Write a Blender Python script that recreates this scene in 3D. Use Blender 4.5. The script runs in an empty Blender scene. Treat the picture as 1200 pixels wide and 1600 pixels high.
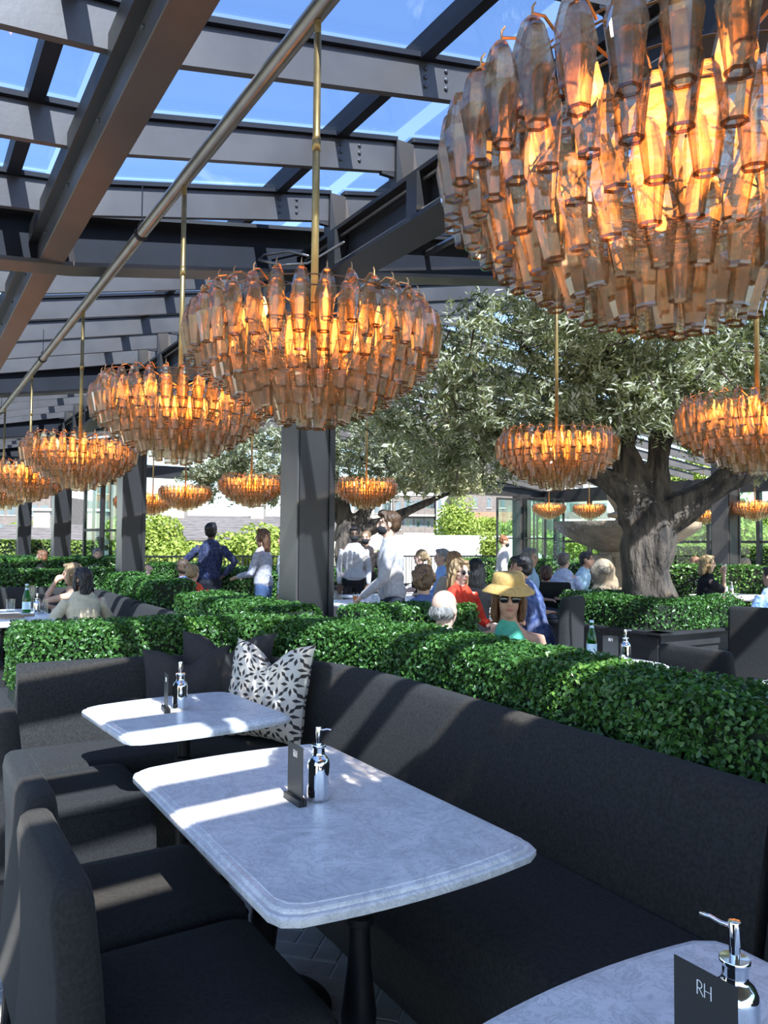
import bpy, math, random
import numpy as np
from mathutils import Vector, Matrix, Quaternion

random.seed(7)
rng = np.random.default_rng(11)
SC = bpy.context.scene
COL = SC.collection
R = math.radians

# ---------------------------------------------------------------- frame of the place
# u runs along the banquettes (towards the photographer), v across the terrace
AZ = math.atan2(.533, .846)
ANG = math.atan2(-.846, .533)
UX, UY = math.sin(AZ), -math.cos(AZ)
VX, VY = math.cos(AZ), math.sin(AZ)
def XY(u, v): return (UX*u + VX*v, UY*u + VY*v)
def UV(x, y): return (UX*x + UY*y, VX*x + VY*y)

# ---------------------------------------------------------------- camera
PITCH = math.atan(50/1200)
ROLL = 0.0087
cam_d = bpy.data.cameras.new('camera')
cam = bpy.data.objects.new('camera', cam_d); COL.objects.link(cam)
cam_d.sensor_fit = 'VERTICAL'; cam_d.sensor_height = 32.0
cam_d.lens = 32.0*1200/1600
cam_d.clip_start = .02; cam_d.clip_end = 2000
cam.matrix_world = Matrix.Translation((0, 0, 1.5)) @ Matrix.Rotation(R(90)+PITCH, 4, 'X') @ Matrix.Rotation(ROLL, 4, 'Z')
SC.camera = cam

# ---------------------------------------------------------------- world, sun, exposure
SUN = Vector((UX*.92 - VX*.19, UY*.92 - VY*.19, 1.0)).normalized()
SUN_STRENGTH = 5.9
SKY_STRENGTH = 0.168
sun_d = bpy.data.lights.new('sun', 'SUN'); sun_d.energy = SUN_STRENGTH; sun_d.angle = R(.53)
sun_d.color = (1.0, .95, .87)
sun = bpy.data.objects.new('sun', sun_d); COL.objects.link(sun)
sun.rotation_euler = (-SUN).to_track_quat('-Z', 'Y').to_euler()
sun.location = (4, -10, 20)
w = bpy.data.worlds.new('world'); SC.world = w; w.use_nodes = True
nt = w.node_tree; nt.nodes.clear()
sky = nt.nodes.new('ShaderNodeTexSky'); sky.sky_type = 'NISHITA'; sky.sun_disc = False
sky.sun_elevation = math.asin(SUN.z); sky.sun_rotation = math.atan2(SUN.x, SUN.y)
sky.altitude = 150; sky.air_density = 1.0; sky.dust_density = .6; sky.ozone_density = 3.0
tc = nt.nodes.new('ShaderNodeTexCoord')
mp = nt.nodes.new('ShaderNodeMapping'); mp.inputs['Scale'].default_value = (1.2, 1.2, 3.2)
no = nt.nodes.new('ShaderNodeTexNoise'); no.inputs['Scale'].default_value = 2.6; no.inputs['Detail'].default_value = 9; no.inputs['Roughness'].default_value = .62
no.inputs['Distortion'].default_value = .9
cr = nt.nodes.new('ShaderNodeValToRGB'); cr.color_ramp.elements[0].position = .56; cr.color_ramp.elements[1].position = .86
cr.color_ramp.elements[0].color = (0, 0, 0, 1); cr.color_ramp.elements[1].color = (.5, .5, .5, 1)
mx = nt.nodes.new('ShaderNodeMixRGB'); mx.inputs[2].default_value = (8.5, 8.8, 9.4, 1)
bg = nt.nodes.new('ShaderNodeBackground'); bg.inputs[1].default_value = SKY_STRENGTH
wo = nt.nodes.new('ShaderNodeOutputWorld')
nt.links.new(tc.outputs['Generated'], mp.inputs[0]); nt.links.new(mp.outputs[0], no.inputs[0])
nt.links.new(no.outputs[0], cr.inputs[0]); nt.links.new(cr.outputs[0], mx.inputs[0])
nt.links.new(sky.outputs[0], mx.inputs[1]); nt.links.new(mx.outputs[0], bg.inputs[0]); nt.links.new(bg.outputs[0], wo.inputs[0])
SC.view_settings.view_transform = 'Standard'; SC.view_settings.look = 'None'
SC.view_settings.exposure = 1.36; SC.view_settings.gamma = 1.0
SC.view_settings.use_curve_mapping = False
cy = SC.cycles
cy.max_bounces = 16; cy.diffuse_bounces = 3; cy.glossy_bounces = 3; cy.transmission_bounces = 14
cy.transparent_max_bounces = 40; cy.caustics_reflective = False; cy.caustics_refractive = False
cy.sample_clamp_indirect = 6.0; cy.use_adaptive_sampling = True; cy.adaptive_threshold = .03; cy.use_denoising = True

# ---------------------------------------------------------------- materials
def _new(name):
    m = bpy.data.materials.new(name); m.use_nodes = True
    return m, m.node_tree, m.node_tree.nodes['Principled BSDF']
def N(t, kind, **kw):
    n = t.nodes.new(kind)
    for k, v in kw.items():
        if k in n.inputs: n.inputs[k].default_value = v
        else: setattr(n, k, v)
    return n
def mat(name, col, rough=.6, metal=0.0, col2=None, nscale=6.0, detail=4.0, bump=0.0, bscale=60.0, bdist=.01, spec=.5, stretch=None, sheen=0.0, coat=0.0, lo=.35, hi=.65):
    m, t, p = _new(name)
    p.inputs['Base Color'].default_value = (*col, 1); p.inputs['Roughness'].default_value = rough
    p.inputs['Metallic'].default_value = metal; p.inputs['Specular IOR Level'].default_value = spec
    if sheen: p.inputs['Sheen Weight'].default_value = sheen
    if coat: p.inputs['Coat Weight'].default_value = coat; p.inputs['Coat Roughness'].default_value = .08
    c = N(t, 'ShaderNodeTexCoord'); src = c.outputs['Object']
    if stretch:
        mpn = N(t, 'ShaderNodeMapping'); mpn.inputs['Scale'].default_value = stretch
        t.links.new(src, mpn.inputs[0]); src = mpn.outputs[0]
    if col2 is not None:
        n = N(t, 'ShaderNodeTexNoise', Scale=nscale, Detail=detail); t.links.new(src, n.inputs['Vector'])
        r = N(t, 'ShaderNodeValToRGB'); e = r.color_ramp.elements
        e[0].position = lo; e[1].position = hi; e[0].color = (*col, 1); e[1].color = (*col2, 1)
        t.links.new(n.outputs['Fac'], r.inputs[0]); t.links.new(r.outputs[0], p.inputs['Base Color'])
    if bump:
        n2 = N(t, 'ShaderNodeTexNoise', Scale=bscale, Detail=5.0); t.links.new(src, n2.inputs['Vector'])
        b = N(t, 'ShaderNodeBump', Strength=bump, Distance=bdist); t.links.new(n2.outputs['Fac'], b.inputs['Height'])
        t.links.new(b.outputs[0], p.inputs['Normal'])
    return m
def leaf_mat(name, c1, c2, c3, back=None, trans=.3, rough=.42):
    """leaves: colour varies leaf by leaf; light passes through; optional paler underside"""
    m, t, p = _new(name)
    g = N(t, 'ShaderNodeNewGeometry'); r = N(t, 'ShaderNodeValToRGB'); e = r.color_ramp.elements
    e[0].color = (*c1, 1); e[1].color = (*c3, 1); q = r.color_ramp.elements.new(.55); q.color = (*c2, 1)
    t.links.new(g.outputs['Random Per Island'], r.inputs[0]); colr = r.outputs[0]
    if back:
        mm = N(t, 'ShaderNodeMixRGB'); mm.inputs[2].default_value = (*back, 1)
        t.links.new(g.outputs['Backfacing'], mm.inputs[0]); t.links.new(colr, mm.inputs[1]); colr = mm.outputs[0]
    t.links.new(colr, p.inputs['Base Color']); p.inputs['Roughness'].default_value = rough
    tr = N(t, 'ShaderNodeBsdfTranslucent'); ms = N(t, 'ShaderNodeMixShader'); ms.inputs[0].default_value = trans
    gm = N(t, 'ShaderNodeMixRGB', blend_type='MULTIPLY'); gm.inputs[0].default_value = 1; gm.inputs[2].default_value = (1.25, 1.3, .55, 1)
    t.links.new(colr, gm.inputs[1]); t.links.new(gm.outputs[0], tr.inputs[0])
    out = t.nodes['Material Output']
    t.links.new(p.outputs[0], ms.inputs[1]); t.links.new(tr.outputs[0], ms.inputs[2]); t.links.new(ms.outputs[0], out.inputs[0])
    return m
def glass_mat(name, tint, gloss_rough=.04, ior=1.5, diffuse=None, dcol=(1, .8, .5), gfac=1.0, edge=None, refr=0.0, rior=1.2):
    """thin glass wall: tinted straight-through light + Fresnel reflection (+ a little scatter)"""
    m = bpy.data.materials.new(name); m.use_nodes = True; t = m.node_tree; t.nodes.clear()
    out = N(t, 'ShaderNodeOutputMaterial'); tr = N(t, 'ShaderNodeBsdfTransparent'); tr.inputs[0].default_value = (*tint, 1)
    gl = N(t, 'ShaderNodeBsdfGlossy'); gl.inputs['Roughness'].default_value = gloss_rough; gl.inputs['Color'].default_value = (gfac, gfac, gfac, 1)
    fr = N(t, 'ShaderNodeFresnel'); gm_ = N(t, 'ShaderNodeNewGeometry'); mr = N(t, 'ShaderNodeMapRange')
    mr.inputs['To Min'].default_value = ior; mr.inputs['To Max'].default_value = 1/ior   # same reflectance from either side of the wall
    t.links.new(gm_.outputs['Backfacing'], mr.inputs['Value']); t.links.new(mr.outputs[0], fr.inputs[0])
    ms = N(t, 'ShaderNodeMixShader'); src = tr.outputs[0]
    if edge:              # seen edge-on the wall is thicker, so its tint is deeper
        lw = N(t, 'ShaderNodeLayerWeight'); lw.inputs[0].default_value = .35; cm = N(t, 'ShaderNodeMixRGB')
        cm.inputs[1].default_value = (*tint, 1); cm.inputs[2].default_value = (*edge, 1)
        t.links.new(lw.outputs['Facing'], cm.inputs[0]); t.links.new(cm.outputs[0], tr.inputs[0])
    if refr:
        rf = N(t, 'ShaderNodeBsdfRefraction'); rf.inputs['IOR'].default_value = rior; rf.inputs['Roughness'].default_value = .02; rf.inputs['Color'].default_value = (*tint, 1)
        if edge: t.links.new(cm.outputs[0], rf.inputs['Color'])
        m3 = N(t, 'ShaderNodeMixShader'); m3.inputs[0].default_value = refr
        t.links.new(tr.outputs[0], m3.inputs[1]); t.links.new(rf.outputs[0], m3.inputs[2]); src = m3.outputs[0]
    if diffuse:
        td = N(t, 'ShaderNodeBsdfTranslucent'); td.inputs[0].default_value = (*dcol, 1)
        m2 = N(t, 'ShaderNodeMixShader'); m2.inputs[0].default_value = diffuse
        t.links.new(src, m2.inputs[1]); t.links.new(td.outputs[0], m2.inputs[2]); src = m2.outputs[0]
    t.links.new(fr.outputs[0], ms.inputs[0]); t.links.new(src, ms.inputs[1]); t.links.new(gl.outputs[0], ms.inputs[2])
    t.links.new(ms.outputs[0], out.inputs[0])
    return m
def emit_mat(name, col, s):
    m = bpy.data.materials.new(name); m.use_nodes = True; t = m.node_tree; t.nodes.clear()
    out = N(t, 'ShaderNodeOutputMaterial'); e = N(t, 'ShaderNodeEmission'); e.inputs[0].default_value = (*col, 1); e.inputs[1].default_value = s
    t.links.new(e.outputs[0], out.inputs[0]); return m

MT = {}
MT['steel'] = mat('steel_paint', (.015, .0145, .015), .45, .0, (.021, .02, .0205), 3, bump=.05, bscale=30)
MT['steel_lt'] = mat('steel_grey_reflect', (.066, .061, .06), .40, .2, (.09, .083, .08), 2.5, bump=.04, bscale=40)  # grey steel with light reflected onto the rafter underside put into its tone
MT['steel_dk'] = mat('steel_dark_web_shade', (.010, .012, .018), .6, .0, (.014, .016, .024), 3, spec=.2)  # near-black navy: the shadow on the header webs is put into the colour
MT['bolt'] = mat('bolt_metal', (.09, .09, .1), .4, .6)
MT['tube'] = mat('galvanised_tube', (.22, .21, .2), .34, .85, (.3, .28, .26), 5)
MT['brass'] = mat('aged_brass', (.42, .30, .13), .4, .9, (.30, .21, .09), 14)
MT['copper'] = mat('warm_brass_wire', (.55, .30, .14), .3, .9)
MT['pane'] = glass_mat('roof_glass', (.79, .86, .955), .02, 1.35)
MT['pane_green'] = glass_mat('door_glass', (.80, .92, .87), .02, 1.5)
MT['drop'] = glass_mat('amber_smoke_glass', (.945, .895, .80), .05, 1.5, .028, (1.0, .66, .34), edge=(.48, .40, .29), refr=.4, rior=1.22)
MT['drop_rim'] = glass_mat('amber_glass_rim', (.62, .46, .34), .05, 1.6, .10, (1.0, .62, .3))
MT['bulb'] = emit_mat('bulb_glow', (1.0, .34, .08), 8)
MT['fabric'] = mat('charcoal_upholstery', (.025, .0245, .024), .95, 0, (.037, .036, .035), 90, bump=.25, bscale=420, bdist=.003, spec=.1, sheen=.04)
MT['fabric_lt'] = mat('charcoal_slipcover', (.023, .0226, .0222), .95, 0, (.033, .0325, .032), 110, bump=.3, bscale=380, bdist=.003, spec=.1, sheen=.04)
MT['iron'] = mat('black_cast_iron', (.012, .012, .013), .42, .3, bump=.05, bscale=50)
MT['chrome'] = mat('polished_chrome', (.78, .79, .81), .05, 1.0)
MT['card'] = mat('black_card', (.016, .017, .018), .5)
MT['white_print'] = mat('white_print', (.85, .85, .85), .6)
MT['hedge'] = leaf_mat('boxwood_leaves', (.028, .085, .018), (.06, .16, .032), (.125, .265, .055), None, .25, .30)
MT['hedge_far'] = leaf_mat('far_hedge_leaves', (.05, .12, .02), (.09, .19, .03), (.15, .27, .05), None, .3, .5)
MT['hedge_core'] = mat('hedge_twigs', (.010, .018, .007), .9)
MT['olive'] = leaf_mat('olive_leaves', (.15, .17, .075), (.24, .265, .13), (.38, .39, .225), (.48, .48, .36), .28, .42)
MT['park'] = leaf_mat('bright_garden_leaves', (.16, .23, .04), (.23, .31, .06), (.31, .39, .09), None, .35, .6)
MT['bark'] = mat('olive_bark', (.15, .115, .085), .9, 0, (.03, .024, .02), 11, 9, bump=1.0, bscale=16, bdist=.09, stretch=(1, 1, .28))
MT['tile'] = mat('grey_stone_tile', (.24, .235, .22), .75, 0, (.33, .32, .30), 9, 6, bump=.1, bscale=60)
MT['grout'] = mat('pale_grout', (.55, .54, .51), .9)
MT['pave'] = mat('terrace_paving', (.30, .29, .27), .8, 0, (.36, .35, .33), 3)
MT['planter'] = mat('dark_planter_paint', (.018, .018, .020), .6, 0, (.028, .027, .028), 5)
MT['stone'] = mat('weathered_limestone', (.36, .29, .21), .85, 0, (.22, .18, .13), 6, 6, bump=.5, bscale=25, bdist=.02)
MT['shingle'] = mat('grey_shingles', (.085, .08, .082), .9, 0, (.135, .127, .127), 2.2, 8, stretch=(1, 1, 3))
MT['stucco'] = mat('white_stucco', (.58, .575, .56), .9, 0, (.52, .515, .50), 1)
MT['cream'] = mat('cream_render', (.34, .31, .265), .9, 0, (.30, .275, .24), .5)
MT['greybrick'] = mat('grey_brick', (.13, .115, .11), .9, 0, (.17, .15, .14), 2, 6)
MT['brick'] = mat('tan_brick', (.22, .13, .085), .9, 0, (.27, .17, .12), 2, 6)
MT['dwin'] = mat('dark_window', (.08, .11, .13), .12, .0, (.14, .18, .2), .4)
MT['soil'] = mat('dark_soil', (.03, .024, .018), .95)
MT['ground'] = mat('street_ground', (.22, .22, .20), .95, 0, (.16, .19, .12), .1)
MT['bottle'] = glass_mat('green_bottle_glass', (.10, .46, .12), .03, 1.5, .18, (.1, .7, .15))
MT['clear'] = glass_mat('clear_glass', (.93, .95, .95), .02, 1.5)
MT['label'] = mat('pale_blue_label', (.55, .72, .80), .6)
MT['orange'] = mat('orange_drink', (.75, .22, .05), .3)
MT['wood'] = mat('wooden_board', (.42, .28, .16), .6, 0, (.34, .21, .11), 12, stretch=(1, 8, 1))
MT['napkin'] = mat('white_linen', (.75, .75, .76), .9)
MT['straw'] = mat('dark_straw', (.05, .05, .06), .5)
MT['water'] = glass_mat('water_drops', (.85, .9, .95), .02, 1.33, .4, (.9, .95, 1))

def marble():
    m, t, p = _new('white_marble')
    c = N(t, 'ShaderNodeTexCoord')
    n1 = N(t, 'ShaderNodeTexNoise', Scale=7.0, Detail=9.0, Roughness=.65, Distortion=1.6); t.links.new(c.outputs['Object'], n1.inputs['Vector'])
    r1 = N(t, 'ShaderNodeValToRGB'); e = r1.color_ramp.elements
    e[0].position = .38; e[0].color = (.88, .87, .855, 1); e[1].position = .72; e[1].color = (.62, .62, .625, 1)
    t.links.new(n1.outputs['Fac'], r1.inputs[0])
    n2 = N(t, 'ShaderNodeTexNoise', Scale=11.0, Detail=10.0, Roughness=.7, Distortion=2.4); t.links.new(c.outputs['Object'], n2.inputs['Vector'])
    r2 = N(t, 'ShaderNodeValToRGB'); e = r2.color_ramp.elements
    e[0].position = .47; e[0].color = (1, 1, 1, 1); e[1].position = .53; e[1].color = (1, 1, 1, 1)
    q = r2.color_ramp.elements.new(.5); q.color = (.60, .60, .62, 1)
    t.links.new(n2.outputs['Fac'], r2.inputs[0])
    mm = N(t, 'ShaderNodeMixRGB', blend_type='MULTIPLY'); mm.inputs[0].default_value = .75
    t.links.new(r1.outputs[0], mm.inputs[1]); t.links.new(r2.outputs[0], mm.inputs[2]); t.links.new(mm.outputs[0], p.inputs['Base Color'])
    p.inputs['Roughness'].default_value = .3
    return m
MT['marble'] = marble()

def pattern_fabric():
    """printed cotton: rosettes of dark kites on cream (uses the UV map of the cushion)"""
    m, t, p = _new('rosette_print')
    uvn = N(t, 'ShaderNodeUVMap'); L = t.links.new
    def math_(op, a, b=None, c=None):
        n = t.nodes.new('ShaderNodeMath'); n.operation = op
        for i, x in enumerate((a, b, c)):
            if x is None: continue
            if isinstance(x, (int, float)): n.inputs[i].default_value = x
            else: L(x, n.inputs[i])
        return n.outputs[0]
    sx = N(t, 'ShaderNodeSeparateXYZ'); L(uvn.outputs[0], sx.inputs[0])
    def rosette(ox, oy):
        a = math_('SUBTRACT', math_('FRACT', math_('ADD', math_('MULTIPLY', sx.outputs[0], 3.4), ox)), .5)
        b = math_('SUBTRACT', math_('FRACT', math_('ADD', math_('MULTIPLY', sx.outputs[1], 3.4), oy)), .5)
        r = math_('SQRT', math_('ADD', math_('MULTIPLY', a, a), math_('MULTIPLY', b, b)))
        th = math_('ARCTAN2', b, a)
        s = math_('ABSOLUTE', math_('SUBTRACT', math_('FRACT', math_('ADD', math_('MULTIPLY', th, 8/(2*math.pi)), 8.5)), .5))
        arc = math_('MULTIPLY', math_('MULTIPLY', s, 2*math.pi/8), r)          # distance from the spoke
        wd = math_('ADD', .008, math_('MULTIPLY', math_('ABSOLUTE', math_('SUBTRACT', .5, math_('ABSOLUTE', math_('SUBTRACT', math_('MULTIPLY', math_('SUBTRACT', r, .13), 4.0), .5)))), .11))
        inside = math_('MULTIPLY', math_('GREATER_THAN', r, .13), math_('LESS_THAN', r, .38))
        return math_('MULTIPLY', inside, math_('LESS_THAN', arc, wd))
    d = math_('MAXIMUM', rosette(0, 0), rosette(.5, .5))
    mm = N(t, 'ShaderNodeMixRGB'); mm.inputs[1].default_value = (.66, .60, .51, 1); mm.inputs[2].default_value = (.045, .038, .035, 1)
    L(d, mm.inputs[0]); L(mm.outputs[0], p.inputs['Base Color']); p.inputs['Roughness'].default_value = .95
    return m
MT['print'] = pattern_fabric()
_mc = {}
def cloth(col, col2=None, nscale=18):
    k = (col, col2, nscale)
    if k not in _mc:
        _mc[k] = mat('cloth_%d' % len(_mc), col, .92, 0, col2 or tuple(c*.8 for c in col), nscale, bump=.5, bscale=16, bdist=.02, spec=.2)
    return _mc[k]
def skin(col):
    k = ('s',) + col
    if k not in _mc: _mc[k] = mat('skin_%d' % len(_mc), col, .5, 0, tuple(c*.86 for c in col), 14, spec=.4)
    return _mc[k]
def hairm(col, col2=None):
    k = ('h',) + col
    if k not in _mc: _mc[k] = mat('hair_%d' % len(_mc), col, .45, 0, col2 or tuple(c*.45 for c in col), 40, 5, bump=.8, bscale=70, bdist=.015, stretch=(1, 1, .14), spec=.5)
    return _mc[k]

# ---------------------------------------------------------------- mesh helpers
def tag(o, label=None, cat=None, group=None, kind=None):
    if label: o['label'] = label
    if cat: o['category'] = cat
    if group: o['group'] = group
    if kind: o['kind'] = kind
    return o
def empty(name, loc=(0, 0, 0), rz=0.0):
    o = bpy.data.objects.new(name, None); COL.objects.link(o); o.location = loc; o.rotation_euler = (0, 0, rz)
    o.empty_display_size = .05
    return o
def uvroot(name, u=0, v=0, z=0, rz=0.0):
    x, y = XY(u, v); return empty(name, (x, y, z), ANG+rz)
def new_obj(name, me, parent=None, loc=None, rot=None):
    o = bpy.data.objects.new(name, me); COL.objects.link(o)
    if parent is not None: o.parent = parent
    if loc is not None: o.location = loc
    if rot is not None: o.rotation_euler = rot
    return o
DEFER = []
def frame_of(t, ref):
    t = t.normalized(); a = ref - ref.dot(t)*t
    if a.length < 1e-4: a = Vector((0, 1, 0)) - Vector((0, 1, 0)).dot(t)*t
    if a.length < 1e-4: a = Vector((1, 0, 0))
    a.normalize(); return a, t.cross(a).normalized()
class B:
    def __init__(s): s.v = []; s.f = []
    def add(s, vs, fs):
        k = len(s.v); s.v.extend([tuple(p) for p in vs]); s.f.extend([tuple(i+k for i in f) for f in fs]); return s
    def box(s, c, size, M=None, bevel=0.0):
        x, y, z = (q/2 for q in size)
        if bevel:
            b = min(bevel, x*.9, y*.9, z*.9); pts = []; 
            vs = []
            for sx in (-1, 1):
                for sy in (-1, 1):
                    for sz in (-1, 1):
                        vs += [(sx*(x-b), sy*(y-b), sz*z), (sx*(x-b), sy*y, sz*(z-b)), (sx*x, sy*(y-b), sz*(z-b))]
            def i(sx, sy, sz, k): return (((sx > 0)*2+(sy > 0))*2+(sz > 0))*3+k
            fs = []
            for sg in (-1, 1):
                q = [i(-1, -1, sg, 0), i(1, -1, sg, 0), i(1, 1, sg, 0), i(-1, 1, sg, 0)]; fs.append(q if sg > 0 else q[::-1])
                q = [i(-1, sg, -1, 1), i(-1, sg, 1, 1), i(1, sg, 1, 1), i(1, sg, -1, 1)]; fs.append(q if sg > 0 else q[::-1])
                q = [i(sg, -1, -1, 2), i(sg, 1, -1, 2), i(sg, 1, 1, 2), i(sg, -1, 1, 2)]; fs.append(q if sg > 0 else q[::-1])
            for a in (-1, 1):
                for b_ in (-1, 1):
                    fs.append([i(-1, a, b_, 0), i(1, a, b_, 0), i(1, a, b_, 1), i(-1, a, b_, 1)])
                    fs.append([i(a, -1, b_, 0), i(a, 1, b_, 0), i(a, 1, b_, 2), i(a, -1, b_, 2)])
                    fs.append([i(a, b_, -1, 1), i(a, b_, 1, 1), i(a, b_, 1, 2), i(a, b_, -1, 2)])
                    for c_ in (-1, 1): fs.append([i(a, b_, c_, 0), i(a, b_, c_, 1), i(a, b_, c_, 2)])
        else:
            vs = [(sx*x, sy*y, sz*z) for sx in (-1, 1) for sy in (-1, 1) for sz in (-1, 1)]
            fs = [(0, 1, 3, 2), (4, 6, 7, 5), (0, 4, 5, 1), (2, 3, 7, 6), (0, 2, 6, 4), (1, 5, 7, 3)]
        if M is not None: vs = [M @ Vector(p) for p in vs]
        return s.add([(p[0]+c[0], p[1]+c[1], p[2]+c[2]) for p in vs], fs)
    def b2(s, x0, x1, y0, y1, z0, z1, bevel=0.0):
        return s.box(((x0+x1)/2, (y0+y1)/2, (z0+z1)/2), (abs(x1-x0), abs(y1-y0), abs(z1-z0)), None, bevel)
    def tube(s, pts, rad, seg=10, ref=(1, 0, 0), round_ends=True, caps=True, lobes=0, lob=0.0):
        pts = [Vector(p) for p in pts]; n = len(pts)
        rad = [(r, r) if isinstance(r, (int, float)) else r for r in rad]
        ref = Vector(ref); rings = []
        tan = [(pts[min(i+1, n-1)]-pts[max(i-1, 0)]) for i in range(n)]
        P2, R2, T2 = list(pts), list(rad), list(tan)
        if round_ends:
            t0 = tan[0].normalized(); t1 = tan[-1].normalized(); m0 = min(rad[0]); m1 = min(rad[-1])
            pre = [(pts[0]-t0*m0*.95, .3), (pts[0]-t0*m0*.7, .7)]; post = [(pts[-1]+t1*m1*.7, .7), (pts[-1]+t1*m1*.95, .3)]
            P2 = [p for p, _ in pre]+P2+[p for p, _ in post]
            R2 = [(rad[0][0]*k, rad[0][1]*k) for _, k in pre]+R2+[(rad[-1][0]*k, rad[-1][1]*k) for _, k in post]
            T2 = [tan[0]]*2+T2+[tan[-1]]*2
        vs = []
        for p, r, t in zip(P2, R2, T2):
            a, b = frame_of(t, ref)
            for k in range(seg):
                th = 2*math.pi*k/seg; m = 1+lob*math.sin(lobes*th+p.z*2.0) if lobes else 1
                vs.append(p+a*(r[0]*m*math.cos(th))+b*(r[1]*m*math.sin(th)))
        fs = []; m = len(P2)
        for i in range(m-1):
            for k in range(seg):
                a = i*seg+k; b = i*seg+(k+1) % seg; fs.append((a, b, b+seg, a+seg))
        if caps: fs.append(tuple(range(seg-1, -1, -1))); fs.append(tuple(range((m-1)*seg, m*seg)))
        return s.add(vs, fs)
    def ell(s, c, r, seg=14, rings=9, M=None):
        vs = [(0, 0, -1)]; fs = []
        for i in range(1, rings):
            ph = -math.pi/2+math.pi*i/rings
            vs += [(math.cos(ph)*math.cos(2*math.pi*k/seg), math.cos(ph)*math.sin(2*math.pi*k/seg), math.sin(ph)) for k in range(seg)]
        vs.append((0, 0, 1)); top = len(vs)-1
        for k in range(seg):
            fs.append((0, 1+(k+1) % seg, 1+k)); fs.append((top, top-seg+k, top-seg+(k+1) % seg))
        for i in range(rings-2):
            for k in range(seg):
                a = 1+i*seg+k; b = 1+i*seg+(k+1) % seg; fs.append((a, b, b+seg, a+seg))
        vs = [Vector((p[0]*r[0], p[1]*r[1], p[2]*r[2])) for p in vs]
        if M is not None: vs = [M @ p for p in vs]
        return s.add([p+Vector(c) for p in vs], fs)
    def lathe(s, prof, c=(0, 0, 0), seg=24, cap=True):
        vs = []; fs = []; m = len(prof)
        for r, z in prof:
            vs += [(c[0]+r*math.cos(2*math.pi*k/seg), c[1]+r*math.sin(2*math.pi*k/seg), c[2]+z) for k in range(seg)]
        for i in range(m-1):
            for k in range(seg):
                a = i*seg+k; b = i*seg+(k+1) % seg; fs.append((a, b, b+seg, a+seg))
        if cap: fs.append(tuple(range(seg-1, -1, -1))); fs.append(tuple(range((m-1)*seg, m*seg)))
        return s.add(vs, fs)
    def loops(s, loops, cap=True):
        """skin a list of closed loops with equal point counts"""
        n = len(loops[0]); vs = [p for l in loops for p in l]; fs = []
        for i in range(len(loops)-1):
            for k in range(n):
                a = i*n+k; b = i*n+(k+1) % n; fs.append((a, b, b+n, a+n))
        if cap: fs.append(tuple(range(n-1, -1, -1))); fs.append(tuple(range((len(loops)-1)*n, len(loops)*n)))
        return s.add(vs, fs)
    def mesh(s, name, m, smooth=False):
        me = bpy.data.meshes.new(name); me.from_pydata(s.v, [], s.f); me.materials.append(m)
        if smooth: me.shade_smooth()
        me.update(); return me
    def build(s, name, m, parent=None, smooth=False, loc=None, rot=None, remesh=None, relax=0, bevel=None, angle=None):
        me = s.mesh(name, m, smooth)
        o = new_obj(name, me, parent, loc, rot)
        if angle and smooth: me.set_sharp_from_angle(angle=R(angle))
        if remesh:
            q = o.modifiers.new('r', 'REMESH'); q.mode = 'VOXEL'; q.voxel_size = remesh; q.use_smooth_shade = True
            if relax:
                q2 = o.modifiers.new('s', 'SMOOTH'); q2.iterations = relax; q2.factor = .5
            DEFER.append(o)
        return o
def copy_tree(o, parent=None):
    c = o.copy(); COL.objects.link(c)
    c.parent = parent
    for ch in list(o.children): copy_tree(ch, c)
    return c
def smoothpath(pts, step=.06):
    """Catmull-Rom through 2D points, resampled"""
    P = [np.array(p, float) for p in pts]; P = [2*P[0]-P[1]]+P+[2*P[-1]-P[-2]]; out = []
    for i in range(1, len(P)-2):
        n = max(2, int(np.linalg.norm(P[i+1]-P[i])/step))
        for k in range(n):
            t = k/n; a, b, c, d = P[i-1], P[i], P[i+1], P[i+2]
            out.append(.5*((2*b)+(-a+c)*t+(2*a-5*b+4*c-d)*t*t+(-a+3*b-3*c+d)*t**3))
    out.append(P[-2]); return np.array(out)
def normals2(path):
    t = np.gradient(path, axis=0); t /= np.linalg.norm(t, axis=1)[:, None]
    return np.stack([t[:, 1], -t[:, 0]], 1)      # right-hand side of travel
def sweep(path, prof, taper_ends=0.0):
    """profile (offset to the left of travel, z) swept along a 2D path -> loops"""
    nrm = -normals2(path); L = []
    for p, n in zip(path, nrm): L.append([(p[0]+n[0]*o, p[1]+n[1]*o, z) for o, z in prof])
    return L
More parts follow.
